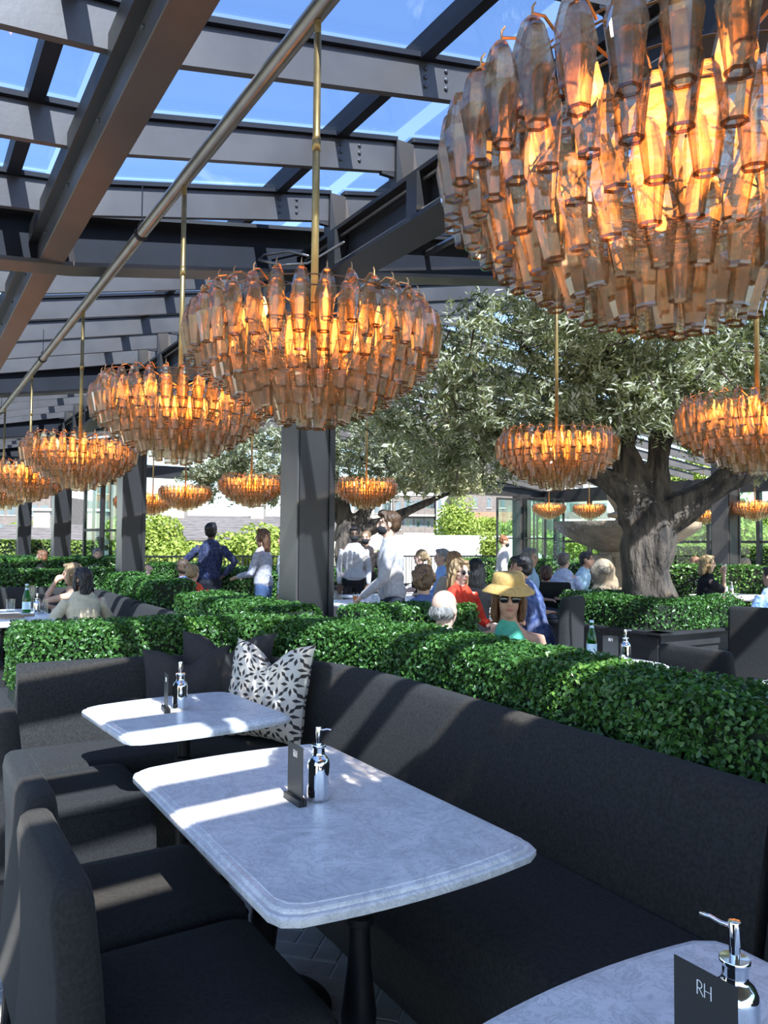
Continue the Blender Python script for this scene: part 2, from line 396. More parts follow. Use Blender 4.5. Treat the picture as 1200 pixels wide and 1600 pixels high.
def leaves_mesh(name, pos, nrm, size, aspect, m, jitter=.9, fold=.25):
    """one mesh of many small pointed leaves; pos, nrm (n,3); size scalar or (n,)"""
    n = len(pos); size = np.broadcast_to(np.asarray(size, float), (n,))*rng.uniform(.7, 1.25, n)
    d = nrm + rng.normal(0, jitter, (n, 3)); d /= np.linalg.norm(d, axis=1)[:, None]
    a = rng.normal(0, 1, (n, 3)); a -= (a*d).sum(1)[:, None]*d; a /= np.linalg.norm(a, axis=1)[:, None]
    b = np.cross(d, a); l = size[:, None]; wd = l*aspect
    v = np.empty((n, 4, 3)); v[:, 0] = pos-a*l*.5; v[:, 1] = pos+b*wd*.5+d*wd*fold+a*l*.06; v[:, 2] = pos+a*l*.5; v[:, 3] = pos-b*wd*.5+d*wd*fold+a*l*.06
    me = bpy.data.meshes.new(name); me.vertices.add(n*4); me.vertices.foreach_set('co', v.reshape(-1).astype(np.float32))
    base = (np.arange(n)*4)[:, None]; tri = np.concatenate([base+np.array([[0, 1, 2]]), base+np.array([[0, 2, 3]])], 1).reshape(-1)
    me.loops.add(n*6); me.loops.foreach_set('vertex_index', tri.astype(np.int32))
    me.polygons.add(n*2); me.polygons.foreach_set('loop_start', (np.arange(n*2)*3).astype(np.int32))
    try: me.polygons.foreach_set('loop_total', np.full(n*2, 3, np.int32))
    except Exception: pass
    me.materials.append(m); me.update(calc_edges=True); me.validate()
    return me

# ================================================================ THE SETTING
# ---- floor: paving slab with herringbone stone tiles set into grout near the tables
floor = uvroot('floor'); tag(floor, 'grey stone herringbone paving of the terrace', None, None, 'structure')
TU0, TU1, TV0, TV1 = -4.3, -1.0, -.35, 1.62
b = B()
for (u0, u1, v0, v1) in ((-23.4, TU0, -4, 22.6), (TU1, 7, -4, 22.6), (TU0, TU1, -4, TV0), (TU0, TU1, TV1, 22.6)): b.b2(u0, u1, v0, v1, -.3, 0)
b.build('paving', MT['pave'], floor)
B().b2(TU0, TU1, TV0, TV1, -.3, -.004).build('grout_bed', MT['grout'], floor)
W = .095; g = .004
tile_me = [B().b2(g, 3*W-g, g, W-g, -.03, 0, .0025).mesh('tile', MT['tile']), B().b2(g, W-g, g, 3*W-g, -.03, 0, .0025).mesh('tile', MT['tile'])]
c45 = math.cos(R(-45)); s45 = math.sin(R(-45)); nt_ = 0
for i in range(-60, 61):
    for j in range(-20, 21):
        for k, (ox, oy, cx, cy) in enumerate(((0, 0, 1.5, .5), (3, -2, .5, 1.5))):
            X, Y = (i+3*j+ox)*W, (i-3*j+oy)*W
            mu, mv = (c45*(X+cx*W)-s45*(Y+cy*W))-2.6, (s45*(X+cx*W)+c45*(Y+cy*W))+.7
            if TU0+.13 < mu < TU1-.13 and TV0+.13 < mv < TV1-.13 and nt_ < 300:
                if not (-3.75 < mu < -1.2 and -.1 < mv < 1.6): continue
                nt_ += 1
                new_obj('tile', tile_me[k], floor, (c45*X-s45*Y-2.6, s45*X+c45*Y+.7, rng.uniform(-.001, .001)), (0, 0, R(-45)))

# ---- roof: steel rafters and headers, purlins, sliding glass panes
ceil = uvroot('ceiling'); tag(ceil, 'sloping glass roof on dark steel beams', None, None, 'structure')
def zp(v):
    if v < 1: return 3.66+.10*(v-1)
    if v < 8: return 3.66+.22*(v-1)
    return 5.2-.11*(v-8)
def zh(v):
    if v < 1: return 3.44+.10*(v-1)
    if v < 8: return 3.44+.17*(v-1)
    return 4.63-.08*(v-8)
def slant(u0, u1, v0, v1, zf, za, zb):
    """bar running along v whose height follows the roof"""
    return B().add([(u0, v0, zf(v0)+za), (u1, v0, zf(v0)+za), (u1, v1, zf(v1)+za), (u0, v1, zf(v1)+za),
                    (u0, v0, zf(v0)+zb), (u1, v0, zf(v0)+zb), (u1, v1, zf(v1)+zb), (u0, v1, zf(v1)+zb)],
                   [(0, 3, 2, 1), (4, 5, 6, 7), (0, 1, 5, 4), (1, 2, 6, 5), (2, 3, 7, 6), (3, 0, 4, 7)])
PU = [.43-.96*k for k in range(0, 25)]
SPAN = ((-3, .757), (.916, 2.81), (2.93, 8), (8, 22))
bolt_me = B().lathe([(.012, 0), (.012, .008), (.006, .012)], seg=8).mesh('bolt', MT['bolt'])
for k, u in enumerate(PU):
    for j, (v0, v1) in enumerate(SPAN):
        p = slant(u-.022, u+.022, v0, v1, zp, 0, .20).build('purlin', MT['steel_lt'], ceil)
        slant(u-.02, u+.05, v0, v1, zp, .205, .235).build('glazing_bar', MT['steel_dk'], p)
        if j == 1 and 2 <= k <= 7:
            for dv, dz in ((2.38, .06), (2.38, .11), (2.38, .16), (2.52, .06), (2.52, .11), (2.52, .16)):
                new_obj('bolt', bolt_me, p, (u+.022, dv, zp(dv)+dz), (0, R(90), 0))
        if j == 1: B().b2(u-.05, u+.05, 2.80, 2.94, 3.93, zp(2.87)+.2).b2(u-.015, u+.02, 2.70, 2.82, zp(2.72)-.02, zp(2.72)+.2).build('cleat', MT['steel'], p)
        if k < len(PU)-1 and j < 3:
            un = PU[k+1]
            slant(un+.04, u-.02, v0+.02, v1-.02, zp, .262, .274).build('glass_pane', MT['pane'], ceil)
for (va, vb) in ((.50, .58), (2.33, 2.41), (3.35, 3.43)):
    for k in range(4):
        B().add(*(lambda q: (q.v, q.f))(slant(-5.75*k-5.7, -5.75*k-.1, va, vb, zp, .20, .34))).build('panel_edge_bar', MT['steel_dk'], ceil)
for k in range(4):
    u1, u0 = -5.75*k-.06, -5.75*(k+1)-.06
    # rafter beside the rail: box girder with bolted ledge
    r1 = B().b2(u0+.02, u1-.02, .757, .916, 3.44, 3.80, .004).build('rafter', MT['steel_lt'], ceil)
    B().b2(u0+.02, u1-.02, .70, .757, 3.575, 3.60).b2(u0+.02, u1-.02, .70, .715, 3.60, 3.70).build('ledge', MT['steel'], r1)
    for q in range(7): new_obj('bolt', bolt_me, r1, (u0+.4+q*.8, .757, 3.53), (R(90), 0, 0), )
    # rafter over the columns: I section with conduits
    r2 = B().b2(u0+.02, u1-.02, 2.72, 3.02, 3.58, 3.61).b2(u0+.02, u1-.02, 2.855, 2.885, 3.61, 3.90).b2(u0+.02, u1-.02, 2.76, 2.98, 3.90, 3.93).build('rafter', MT['steel'], ceil)
    for zc, vc in ((3.66, 2.80), (3.86, 2.80)):
        B().tube([(u0+.1, vc, zc), (u1-.1, vc, zc)], [.014, .014], 8, (0, 0, 1), False).build('conduit', MT['tube'], r2)
    if k == 0:            # loose loop of cable where the rafter meets the header
        B().tube([(u0+.35, 2.70, 3.80), (u0+.22, 2.60, 3.86), (u0+.12, 2.42, 3.82), (u0+.2, 2.34, 3.74), (u0+.3, 2.5, 3.70), (u0+.4, 2.68, 3.72), (u0+.9, 2.72, 3.73)], [.011]*7, 8, (0, 0, 1)).build('cable', MT['tube'], r2, True)
        B().tube([(u0+.30, 2.70, 3.84), (u0+.1, 2.5, 3.80), (u0+.25, 2.44, 3.60), (u0+.3, 2.7, 3.55)], [.009]*4, 8, (0, 0, 1)).build('cable', MT['steel_dk'], r2, True)
    for q in range(5): B().b2(u0+.6+q*1.1, u0+.72+q*1.1, 2.74, 2.85, 3.61, 3.90).build('stiffener', MT['steel'], r2)
for k in range(1, 5):
    u = -5.75*k-.06
    h = slant(u-.01, u+.01, -3, 22, zh, .03, .36).build('header_beam', MT['steel_dk'], ceil)
    # the slope breaks at v = 1 and v = 8: build the flanges piece by piece
    for v0, v1 in ((-3, 1), (1, 8), (8, 22)):
        slant(u-.12, u+.12, v0, v1, zh, 0, .03).build('flange', MT['steel_lt'], h)
        slant(u-.12, u+.12, v0, v1, zh, .36, .39).build('flange', MT['steel'], h)
    h.data = (lambda bb: bb.mesh('header_beam', MT['steel_dk']))(
        B().add(*(lambda q: (q.v, q.f))(slant(u-.01, u+.01, -3, 1, zh, .03, .36))).add(*(lambda q: (q.v, q.f))(slant(u-.01, u+.01, 1, 8, zh, .03, .36))).add(*(lambda q: (q.v, q.f))(slant(u-.01, u+.01, 8, 22, zh, .03, .36))))
slant(-.11, -.01, -3, .757, zp, .2, .26).build('glazing_bar', MT['steel_dk'], ceil); slant(-.11, -.01, .916, 2.72, zp, .2, .26).build('glazing_bar', MT['steel_dk'], ceil)
for v0, v1 in ((-3, 1), (1, 8), (8, 12)):
    slant(.93, 7, v0, v1, zp, .27, .42).build('solid_roof_panel', MT['steel'], ceil)

# ---- steel columns along the rafter
def column(u, v, ztop, wd=.32):
    r = uvroot('steel_column', u, v); tag(r, 'dark painted steel column carrying the glass roof', None, None, 'structure')
    h = wd/2
    B().b2(-h, h, -h, h, 0, ztop, .006).build('shaft', MT['steel'], r)
    B().b2(h, h+.02, -h, -h+.05, 0, ztop).b2(h, h+.02, h-.05, h, 0, ztop).b2(-h-.02, -h, -h, h, 0, ztop).build('edge_plate', MT['steel'], r)
    B().b2(-h, h, -h-.016, -h, 0, ztop).build('side_plate', MT['steel_lt'], r)  # lighter steel on this face only, painting in the light it catches
    B().b2(-h-.05, h+.05, -h-.05, h+.05, 0, .03).build('base_plate', MT['steel'], r)
    return r
column(-5.75, 2.87, 3.58); column(-11.5, 2.87, 3.58); column(-17.25, 2.87, 3.58); column(0.1, 2.87, 3.58)
column(-23.0, 2.87, 3.5)
column(-10.3, 15.4, 4.0, .40); column(-22.9, 20.9, 3.5, .5)

# ---- far edge: perimeter beams, railing
wf = uvroot('trim_1'); tag(wf, 'dark steel beam along the far terrace edge', None, None, 'structure')
B().b2(-23.2, -22.85, -3, 22.2, 3.42, 3.78).build('beam', MT['steel'], wf)
B().b2(-23.2, 4, 22.0, 22.3, 3.2, 3.7).build('beam', MT['steel'], wf)
def railing(name, label, pts, ztop=1.07):
    r = uvroot(name, pts[0][0], pts[0][1]); tag(r, label, 'railing')
    (u0, v0), (u1, v1) = pts; L = math.hypot(u1-u0, v1-v0); du, dv = u1-u0, v1-v0
    B().tube([(0, 0, ztop), (du, dv, ztop)], [.028, .028], 6, (0, 0, 1), False).build('top_rail', MT['iron'], r)
    B().tube([(0, 0, .1), (du, dv, .1)], [.02, .02], 6, (0, 0, 1), False).build('bottom_rail', MT['iron'], r)
    for k in range(int(L/1.7)+1):
        t = k*1.7/L; B().b2(du*t-.03, du*t+.03, dv*t-.03, dv*t+.03, 0, ztop).build('post', MT['iron'], r)
    q = B()
    for k in range(int(L/.125)):
        t = k*.125/L; q.b2(du*t-.009, du*t+.009, dv*t-.009, dv*t+.009, .1, ztop)
    tag(q.build('balusters', MT['iron'], r), kind='stuff')
railing('terrace_railing', 'black picket railing along the terrace edge behind the standing man', ((-22.7, 4.0), (-22.7, 20.0)))
railing('terrace_railing', 'black picket railing beyond the sunlit glass wall by the fountain', ((-22.0, 23.6), (-2.0, 23.6)))

# ---- folding glass doors
def door(name, label, u, v, rz, n, wd, zt, fold, lean=0.0):
    r = uvroot(name, u, v, 0, rz); tag(r, label, None, None, 'structure')
    x = 0.0
    for k in range(n):
        a = fold*(1 if k % 2 else -1); M = Matrix.Rotation(a, 3, 'Z'); o = Vector((x, 0, 0))
        f = B()
        for (x0, x1, z0, z1) in ((0, .07, 0, zt), (wd-.07, wd, 0, zt), (.07, wd-.07, 0, .12), (.07, wd-.07, zt-.08, zt), (.07, wd-.07, zt*.52, zt*.52+.05)):
            f.box(tuple(o+M @ Vector(((x0+x1)/2, 0, (z0+z1)/2))), (x1-x0, .06, z1-z0), M)
        fo = f.build('door_frame', MT['steel'], r)
        for z0, z1 in ((.12, zt*.52), (zt*.52+.05, zt-.08)):
            B().box(tuple(o+M @ Vector((wd/2, 0, (z0+z1)/2))), (wd-.14, .012, z1-z0), M).build('pane', MT['pane_green'], fo)
        x += wd*math.cos(a)
    return r
door('door_1', 'folded stack of glass doors beside steel columns', -17.4, 3.35, R(90), 5, .9, 3.3, R(78))
door('door_2', 'green tinted glass door standing by the terrace corner', -22.9, 19.6, R(90), 1, 1.15, 3.35, R(0))
door('door_3', 'dark folded stack of glass doors at the terrace corner', -22.6, 20.75, R(90), 5, 1.0, 3.35, R(76))
wr = uvroot('window_1'); tag(wr, 'tall glazed wall with slim dark frames beyond the fountain', None, None, 'structure')
vw = 22.15; us = [-22.2+1.7*k for k in range(0, 14)]
for k, u in enumerate(us):
    B().b2(u-.06, u+.06, vw-.08, vw+.08, 0, 3.25).build('mullion', MT['steel'], wr)
    if k < len(us)-1:
        un = us[k+1]
        B().b2(u+.06, un-.06, vw-.04, vw+.04, 1.62, 1.70).build('transom', MT['steel'], wr)
        for z0, z1 in ((.1, 1.62), (1.70, 3.2)): B().b2(u+.06, un-.06, vw-.006, vw+.006, z0, z1).build('pane', MT['pane_green'], wr)

# ---- outside: ground and buildings far below the terrace
og = B().box((0, 80, -9.05), (700, 520, .1)).build('ground', MT['ground']); tag(og, kind='structure')
B().b2(-23.4, 7, -4, 22.6, -9, -.3).build('wall_podium', MT['stucco'], None, loc=(0, 0, 0), rot=(0, 0, ANG))['kind'] = 'structure'
def P(px, py, d):
    """point seen at a pixel of the 1200x1600 photograph at forward distance d"""
    x = (px-600)/1200*d; z = 1.5+(850-py+(px-600)*.0087)/1200*d
    return x, d, z
def building(name, label, cat, px0, px1, pytop, d, depth, wall, floors, bays, fh=3.0, winw=.55, balc=(), roof=None, zb=-9, yaw=0.0, bandm=None, winm='dwin'):
    x0 = (px0-600)/1200*d; x1 = (px1-600)/1200*d; zt = P((px0+px1)/2, pytop, d)[2]; wdt = x1-x0
    r = empty(name, ((x0+x1)/2, d, zb), yaw); tag(r, label, cat)
    h = zt-zb
    B().b2(-wdt/2, wdt/2, 0, depth, 0, h).build('wall', MT[wall], r)
    if bandm: B().b2(-wdt/2-.1, wdt/2+.1, -.12, 0, h-.7, h+.15).build('cornice', MT[bandm], r)
    bw = wdt/bays
    for f in range(floors):
        z = h-1.0-(f+1)*fh+.9
        if z < 0: break
        for k in range(bays):
            xc = -wdt/2+(k+.5)*bw
            if k in balc:
                q = B().b2(xc-bw*.44, xc+bw*.44, -.02, .02, z-.7, z+1.7).build('balcony_recess', MT['dwin' if winm == 'dwin' else winm], r)
                s_ = B().b2(xc-bw*.48, xc+bw*.48, -1.3, -.03, z-1.0, z-.72).build('balcony_slab', MT['stucco'], r)
                B().b2(xc-bw*.47, xc+bw*.47, -1.28, -1.22, z-.72, z+.28).build('balustrade', MT['greybrick'], s_)
                B().b2(xc-bw*.2, xc+bw*.05, -.06, -.02, z-.7, z+1.5).build('pane', MT['pane_green'], q)
            else:
                q = B().b2(xc-bw*winw/2, xc+bw*winw/2, -.05, .0, z-.2, z+1.4).build('window', MT[winm], r)
                B().b2(xc-bw*winw/2-.1, xc+bw*winw/2+.1, -.12, -.02, z-.32, z-.2).build('sill', MT['stucco'], q)
    return r
building('apartment_block', 'pale apartment block with stacked balconies beyond the white wall', 'building', 538, 611, 772, 132, 12, 'cream', 7, 5, balc=(1, 2, 4), bandm='stucco')
building('apartment_block', 'grey and white apartment block with long balconies', 'building', 614, 679, 768, 126, 14, 'greybrick', 7, 4, balc=(1, 2, 3), bandm='stucco')
building('apartment_block', 'white apartment tower with narrow windows beside grey balconies', 'building', 682, 703, 764, 124, 12, 'stucco', 7, 2, bandm='stucco')
building('brick_block', 'grey and tan brick block with narrow upright windows', 'building', 710, 840, 760, 118, 16, 'greybrick', 7, 6, winw=.28, bandm='stucco')
building('brick_block', 'lower tan brick wing with slim windows in front of the grey block', 'building', 742, 802, 800, 108, 6, 'brick', 6, 3, winw=.25)
building('apartment_block', 'teal windowed apartment block seen beyond the fountain', 'building', 862, 950, 770, 110, 14, 'cream', 7, 4, balc=(0, 1, 3), winm='dwin')
building('office_block', 'glassy blue office block with brick base rising over the shingle roofs', 'building', -60, 78, 772, 120, 18, 'greybrick', 6, 8, winw=.7)
building('office_block', 'tall red brick tower beside the folded glass doors', 'building', 146, 170, 745, 150, 12, 'brick', 10, 4, winw=.6)
building('office_block', 'beige block with small windows on the skyline by the perimeter beam', 'building', -10, 48, 690, 150, 18, 'cream', 8, 6, winw=.5)
building('low_block', 'flat white block on the skyline over the shingle roof', 'building', 372, 452, 796, 90, 12, 'stucco', 3, 5, winw=.4)
wl = B().box((0, 0, 0), (14, .4, 12.5), None, .02).build('boundary_wall', MT['stucco'], None, loc=(4.6, 46, -4.2)); tag(wl, 'long white sunlit wall beyond the railing', 'wall')
wl2 = B().box((0, 0, 0), (.4, 14, 12), None, .02).build('boundary_wall', MT['stucco'], None, loc=(24, 38, -4.2), rot=(0, 0, R(35))); tag(wl2, 'white wall outside the glazing beside the column', 'wall')
def house(label, px0, px1, pyr, pye, d, run, chim=()):
    """house with a shingled gable roof, ridge parallel to the terrace edge"""
    x0 = (px0-600)/1200*d; x1 = (px1-600)/1200*d; zr = P(300, pyr, d+run)[2]; ze = P(300, pye, d)[2]
    r = empty('house', ((x0+x1)/2, d, -9)); tag(r, label, 'house'); hw = (x1-x0)/2; zr += 9; ze += 9
    B().b2(-hw+.6, hw-.6, .6, 2*run-.6, 0, ze-.05).build('wall', MT['stucco'], r)
    # roof laid in courses so that the shingle rows stand proud of one another
    n = 9; q = B()
    for k in range(n):
        t0, t1 = k/n, (k+1)/n
        for sgn in (0, 1):
            y0, y1 = (t0*run, t1*run) if sgn == 0 else (2*run-t0*run, 2*run-t1*run)
            z0, z1 = ze+(zr-ze)*t0, ze+(zr-ze)*t1
            q.add([(-hw, y0, z0+.07), (hw, y0, z0+.07), (hw, y1, z1+.02), (-hw, y1, z1+.02), (-hw, y0, z0-.08), (hw, y0, z0-.08)], [(0, 1, 2, 3), (0, 4, 5, 1), (4, 3, 2, 5)])
    q.build('roof', MT['shingle'], r)
    for cx, s in chim:
        c = B().b2(cx-.5*s, cx+.5*s, run-.9, run+.1, zr-1.2, zr+.8*s, .03).build('chimney', MT['cream'], r)
        B().b2(cx-.58*s, cx+.58*s, run-1, run+.2, zr+.8*s, zr+.8*s+.15).build('chimney_cap', MT['stucco'], c)
    for k in range(4):
        xx = -hw+hw*2*(k+.5)/4; B().b2(xx-.6, xx+.6, .54, .6, ze-2.2, ze-.9).build('window', MT['dwin'], r)
house('low house with a broad grey shingle roof behind the standing man', 196, 424, 806, 842, 46, 7, ((-3.0, 1.1), (2.5, .9)))
house('grey shingle roofed house behind the woman in the striped blouse', 424, 520, 812, 842, 62, 6, ((-1.0, 1.2),))
house('grey shingle roofed house behind the folded glass doors', -70, 122, 822, 862, 40, 6, ((2.2, 1.0), (-1, 1.0)))
house('gabled grey roof between the two dark steel columns', 126, 205, 818, 848, 54, 5, ((0.4, .9),))

# ================================================================ HEDGES, TREES
def wob(p, f=3.1, a=1.0):
    return a*(np.sin(p[:, 0]*f+1.3*np.sin(p[:, 1]*f*.7))+np.sin(p[:, 1]*f*1.3+.7)+np.sin(p[:, 2]*f*1.9+p[:, 0]*2.1))/3
def hedge(label, pts, wd, z0, z1, n, leaf=.024, name='boxwood_hedge', m='hedge', group=None, cap=(True, True), soft=.035, facez=None):
    """clipped hedge: leafy skin over a twig core, following a path given in (u, v)"""
    path = smoothpath(pts, .05); path = np.array([XY(*q) for q in path])
    o = path[len(path)//2]; r = empty(name, (o[0], o[1], 0)); tag(r, label, 'hedge', group)
    path = path-o; nr = normals2(path); L = np.concatenate([[0], np.cumsum(np.linalg.norm(np.diff(path, axis=0), axis=1))])
    fz = z0 if facez is None else facez; hf = z1-fz
    areas = np.array([hf*L[-1], wd*L[-1]*1.15, hf*L[-1], wd*hf*(cap[0]), wd*hf*(cap[1])]); cnt = (n*areas/areas.sum()).astype(int)
    pos, nrm = [], []
    def at(s):
        x = np.interp(s, L, path[:, 0]); y = np.interp(s, L, path[:, 1]); a = np.interp(s, L, nr[:, 0]); c = np.interp(s, L, nr[:, 1])
        return np.stack([x, y], 1), np.stack([a, c], 1)
    for k in range(5):
        m_ = cnt[k]
        if m_ <= 0: continue
        if k < 3:
            p, q = at(rng.uniform(0, L[-1], m_))
            if k == 1: off = rng.uniform(-wd/2, wd/2, m_); z = np.full(m_, z1); nn = np.stack([np.zeros(m_), np.zeros(m_), np.ones(m_)], 1)
            else: sg = 1 if k == 0 else -1; off = np.full(m_, sg*wd/2); z = rng.uniform(fz, z1, m_); nn = np.concatenate([q*sg, np.zeros((m_, 1))], 1)
        else:
            s0 = 0 if k == 3 else L[-1]; p, q = at(np.full(m_, s0)); off = rng.uniform(-wd/2, wd/2, m_); z = rng.uniform(fz, z1, m_)
            tx = np.stack([-q[:, 1], q[:, 0]], 1)*(1 if k == 4 else -1); nn = np.concatenate([tx, np.zeros((m_, 1))], 1)
            chk = path[-1]-path[-2] if k == 4 else path[0]-path[1]
            if (tx[0]*chk).sum() < 0: nn = -nn
        # soften the clipped edge
        e = np.clip((np.abs(off)/(wd/2)-.8)/.2, 0, 1) if k == 1 else np.clip((z-(z1-.07))/.07, 0, 1)
        P3 = np.concatenate([p+q*off[:, None], z[:, None]], 1)
        P3 -= (nn*(e**2*.035)[:, None])
        P3 += nn*(wob(P3*2.2, 5.1)[:, None]*soft*.5+rng.uniform(-soft, soft*.6, m_)[:, None])
        pos.append(P3); nrm.append(nn)
    pos = np.concatenate(pos); nrm = np.concatenate(nrm)+np.array([0, 0, .35])
    tag(new_obj('foliage', leaves_mesh('foliage', pos, nrm, leaf, .62, MT[m], .75), r), kind='stuff')
    B().loops(sweep(path, [(-wd/2+.03, z0), (wd/2-.03, z0), (wd/2-.03, z1-.05), (wd/2-.07, z1-.025), (-wd/2+.07, z1-.025), (-wd/2+.03, z1-.05)])).build('core', MT['hedge_core'], r)
    return r
HG = 'boxwood hedges between the booths'
# our booth: the run behind the long banquette, bending round to the cross run
hedge('clipped boxwood hedge curving round behind the charcoal banquette', [(1.2, 2.28), (-.6, 2.29), (-2.0, 2.33), (-3.0, 2.36), (-3.7, 2.33), (-4.25, 2.12), (-4.58, 1.7), (-4.63, 1.1), (-4.64, .54)], .44, .3, 1.03, 82000, .026, group=HG, facez=.72)
hedge('short boxwood hedge between bald man and red dressed woman', [(-4.75, 2.72), (-4.75, 3.2), (-4.75, 3.72)], .40, .3, 1.04, 9000, .032, group=HG, facez=.6)
hedge('boxwood hedge running on from the big column towards the girl in red', [(-5.05, 2.40), (-6.0, 2.38), (-6.95, 2.38)], .5, .3, 1.03, 20000, .034, group=HG, facez=.55)
hedge('rounded boxwood hedge end behind the next booth bench', [(-8.35, 2.54), (-8.9, 2.58), (-9.9, 2.62), (-11.0, 2.62)], .5, .3, 1.06, 18000, .042, group=HG, facez=.5)
hedge('boxwood cross hedge behind the women at the bottle table', [(-11.95, .2), (-12.0, 1.4), (-12.05, 3.0)], .5, .3, 1.08, 12000, .05, group=HG, facez=.5)
hedge('dark boxwood hedge under the standing man in navy', [(-11.5, 3.7), (-11.45, 4.5), (-11.4, 5.5)], .5, .3, 1.1, 8000, .05, group=HG, facez=.4)
hedge('boxwood hedge in front of the auburn haired woman', [(-15.9, 1.1), (-16.0, 2.2), (-16.1, 3.9)], .6, .3, 1.16, 9000, .065, group=HG, facez=.5)
hedge('low boxwood hedge behind the auburn haired woman', [(-20.2, 1.2), (-20.3, 4.9)], .6, .3, 1.12, 7000, .075, group=HG, facez=.4)
hedge('small dark boxwood hedge beside the second steel column', [(-17.9, 4.9), (-17.9, 6.1)], .5, .3, 1.0, 4000, .065, group=HG, facez=.3)
hedge('sunlit hedge outside the far edge of the terrace by the shingle roofs', [(-24.2, -1.5), (-24.4, 5.0)], .9, .2, 1.5, 8000, .11, m='park', group=HG)
hedge('long boxwood hedge below the fountain bowl and green door', [(-17.5, 13.2), (-15.0, 14.4), (-14.0, 14.6)], .6, .3, 1.12, 6000, .07, group=HG, facez=.4)
hedge('boxwood hedge behind the blonde drinking woman', [(-10.6, 10.4), (-8.6, 11.4), (-5.8, 12.6)], .6, .3, 1.18, 12000, .055, group=HG, facez=.4)
hedge('bright hedge outside the glazed wall', [(-21.8, 24.4), (-12.0, 24.4), (-4.0, 24.4)], 1.0, -.3, 1.55, 16000, .12, m='park', group=HG)

def blob_tree(label, px, py, d, rx, rz, n, leaf=.22, m='park', cat='tree', zb=-9, group='bright garden trees outside'):
    x, y, z = P(px, py, d); r = empty('garden_tree', (x, y, zb)); tag(r, label, cat, group)
    k = 26; cc = rng.normal(0, 1, (k, 3)); cc /= np.linalg.norm(cc, axis=1)[:, None]; cc *= rng.uniform(.3, .75, k)[:, None]*np.array([rx, rx, rz])
    i = rng.integers(0, k, n); dd = rng.normal(0, 1, (n, 3)); dd /= np.linalg.norm(dd, axis=1)[:, None]
    pos = cc[i]+dd*rng.uniform(.85, 1.05, n)[:, None]*np.array([rx, rx, rz])*.42
    tag(new_obj('foliage', leaves_mesh('foliage', pos+np.array([0, 0, z-zb]), dd, leaf, .6, MT[m], .6), r), kind='stuff')
    B().tube([(0, 0, 0), (.1, 0, (z-zb)*.6), (0, 0, z-zb)], [.25, .18, .08], 8).build('trunk', MT['bark'], r)
blob_tree('rounded yellow green garden tree beyond the railing beside the steel column', 225, 852, 31, 1.7, 1.3, 6000)
blob_tree('low yellow green garden tree in front of the shingle roof', 285, 880, 30, 1.6, 1.0, 5000)
blob_tree('spreading yellow green garden tree behind the woman in striped blouse', 398, 868, 31, 2.2, 1.3, 7000)
blob_tree('fresh green tree in front of the tan brick wing', 722, 818, 88, 3.2, 3.0, 3500, .4)
blob_tree('small green bush under the tan brick wing', 765, 830, 92, 2.2, 1.6, 2500, .4)
blob_tree('little green bush on the white wall by the waitress', 768, 862, 36, .7, .9, 2500, .14)
blob_tree('small green treetop among the roofs', 38, 828, 70, 1.6, .8, 2000, .3)
blob_tree('tall light green tree outside the glazed wall beside the trunk', 1068, 800, 33, 2.4, 3.2, 9000, .24)
blob_tree('light green tree outside the glazed wall beside the column', 1100, 848, 32, 2.6, 1.6, 7000, .24)
blob_tree('pale green treetop outside the glazing over the white wall', 1172, 815, 52, 3.4, 1.1, 5000, .3)
blob_tree('leafy green tree seen through the tinted corner door', 822, 840, 50, 2.2, 1.5, 5000, .26)
blob_tree('green shrub tree outside the windows under the fountain bowl', 905, 856, 40, 3.0, .8, 5000, .22)
blob_tree('round green shrub tree beyond the railing by the masked staff', 585, 895, 31, 1.3, .8, 3000, .2)

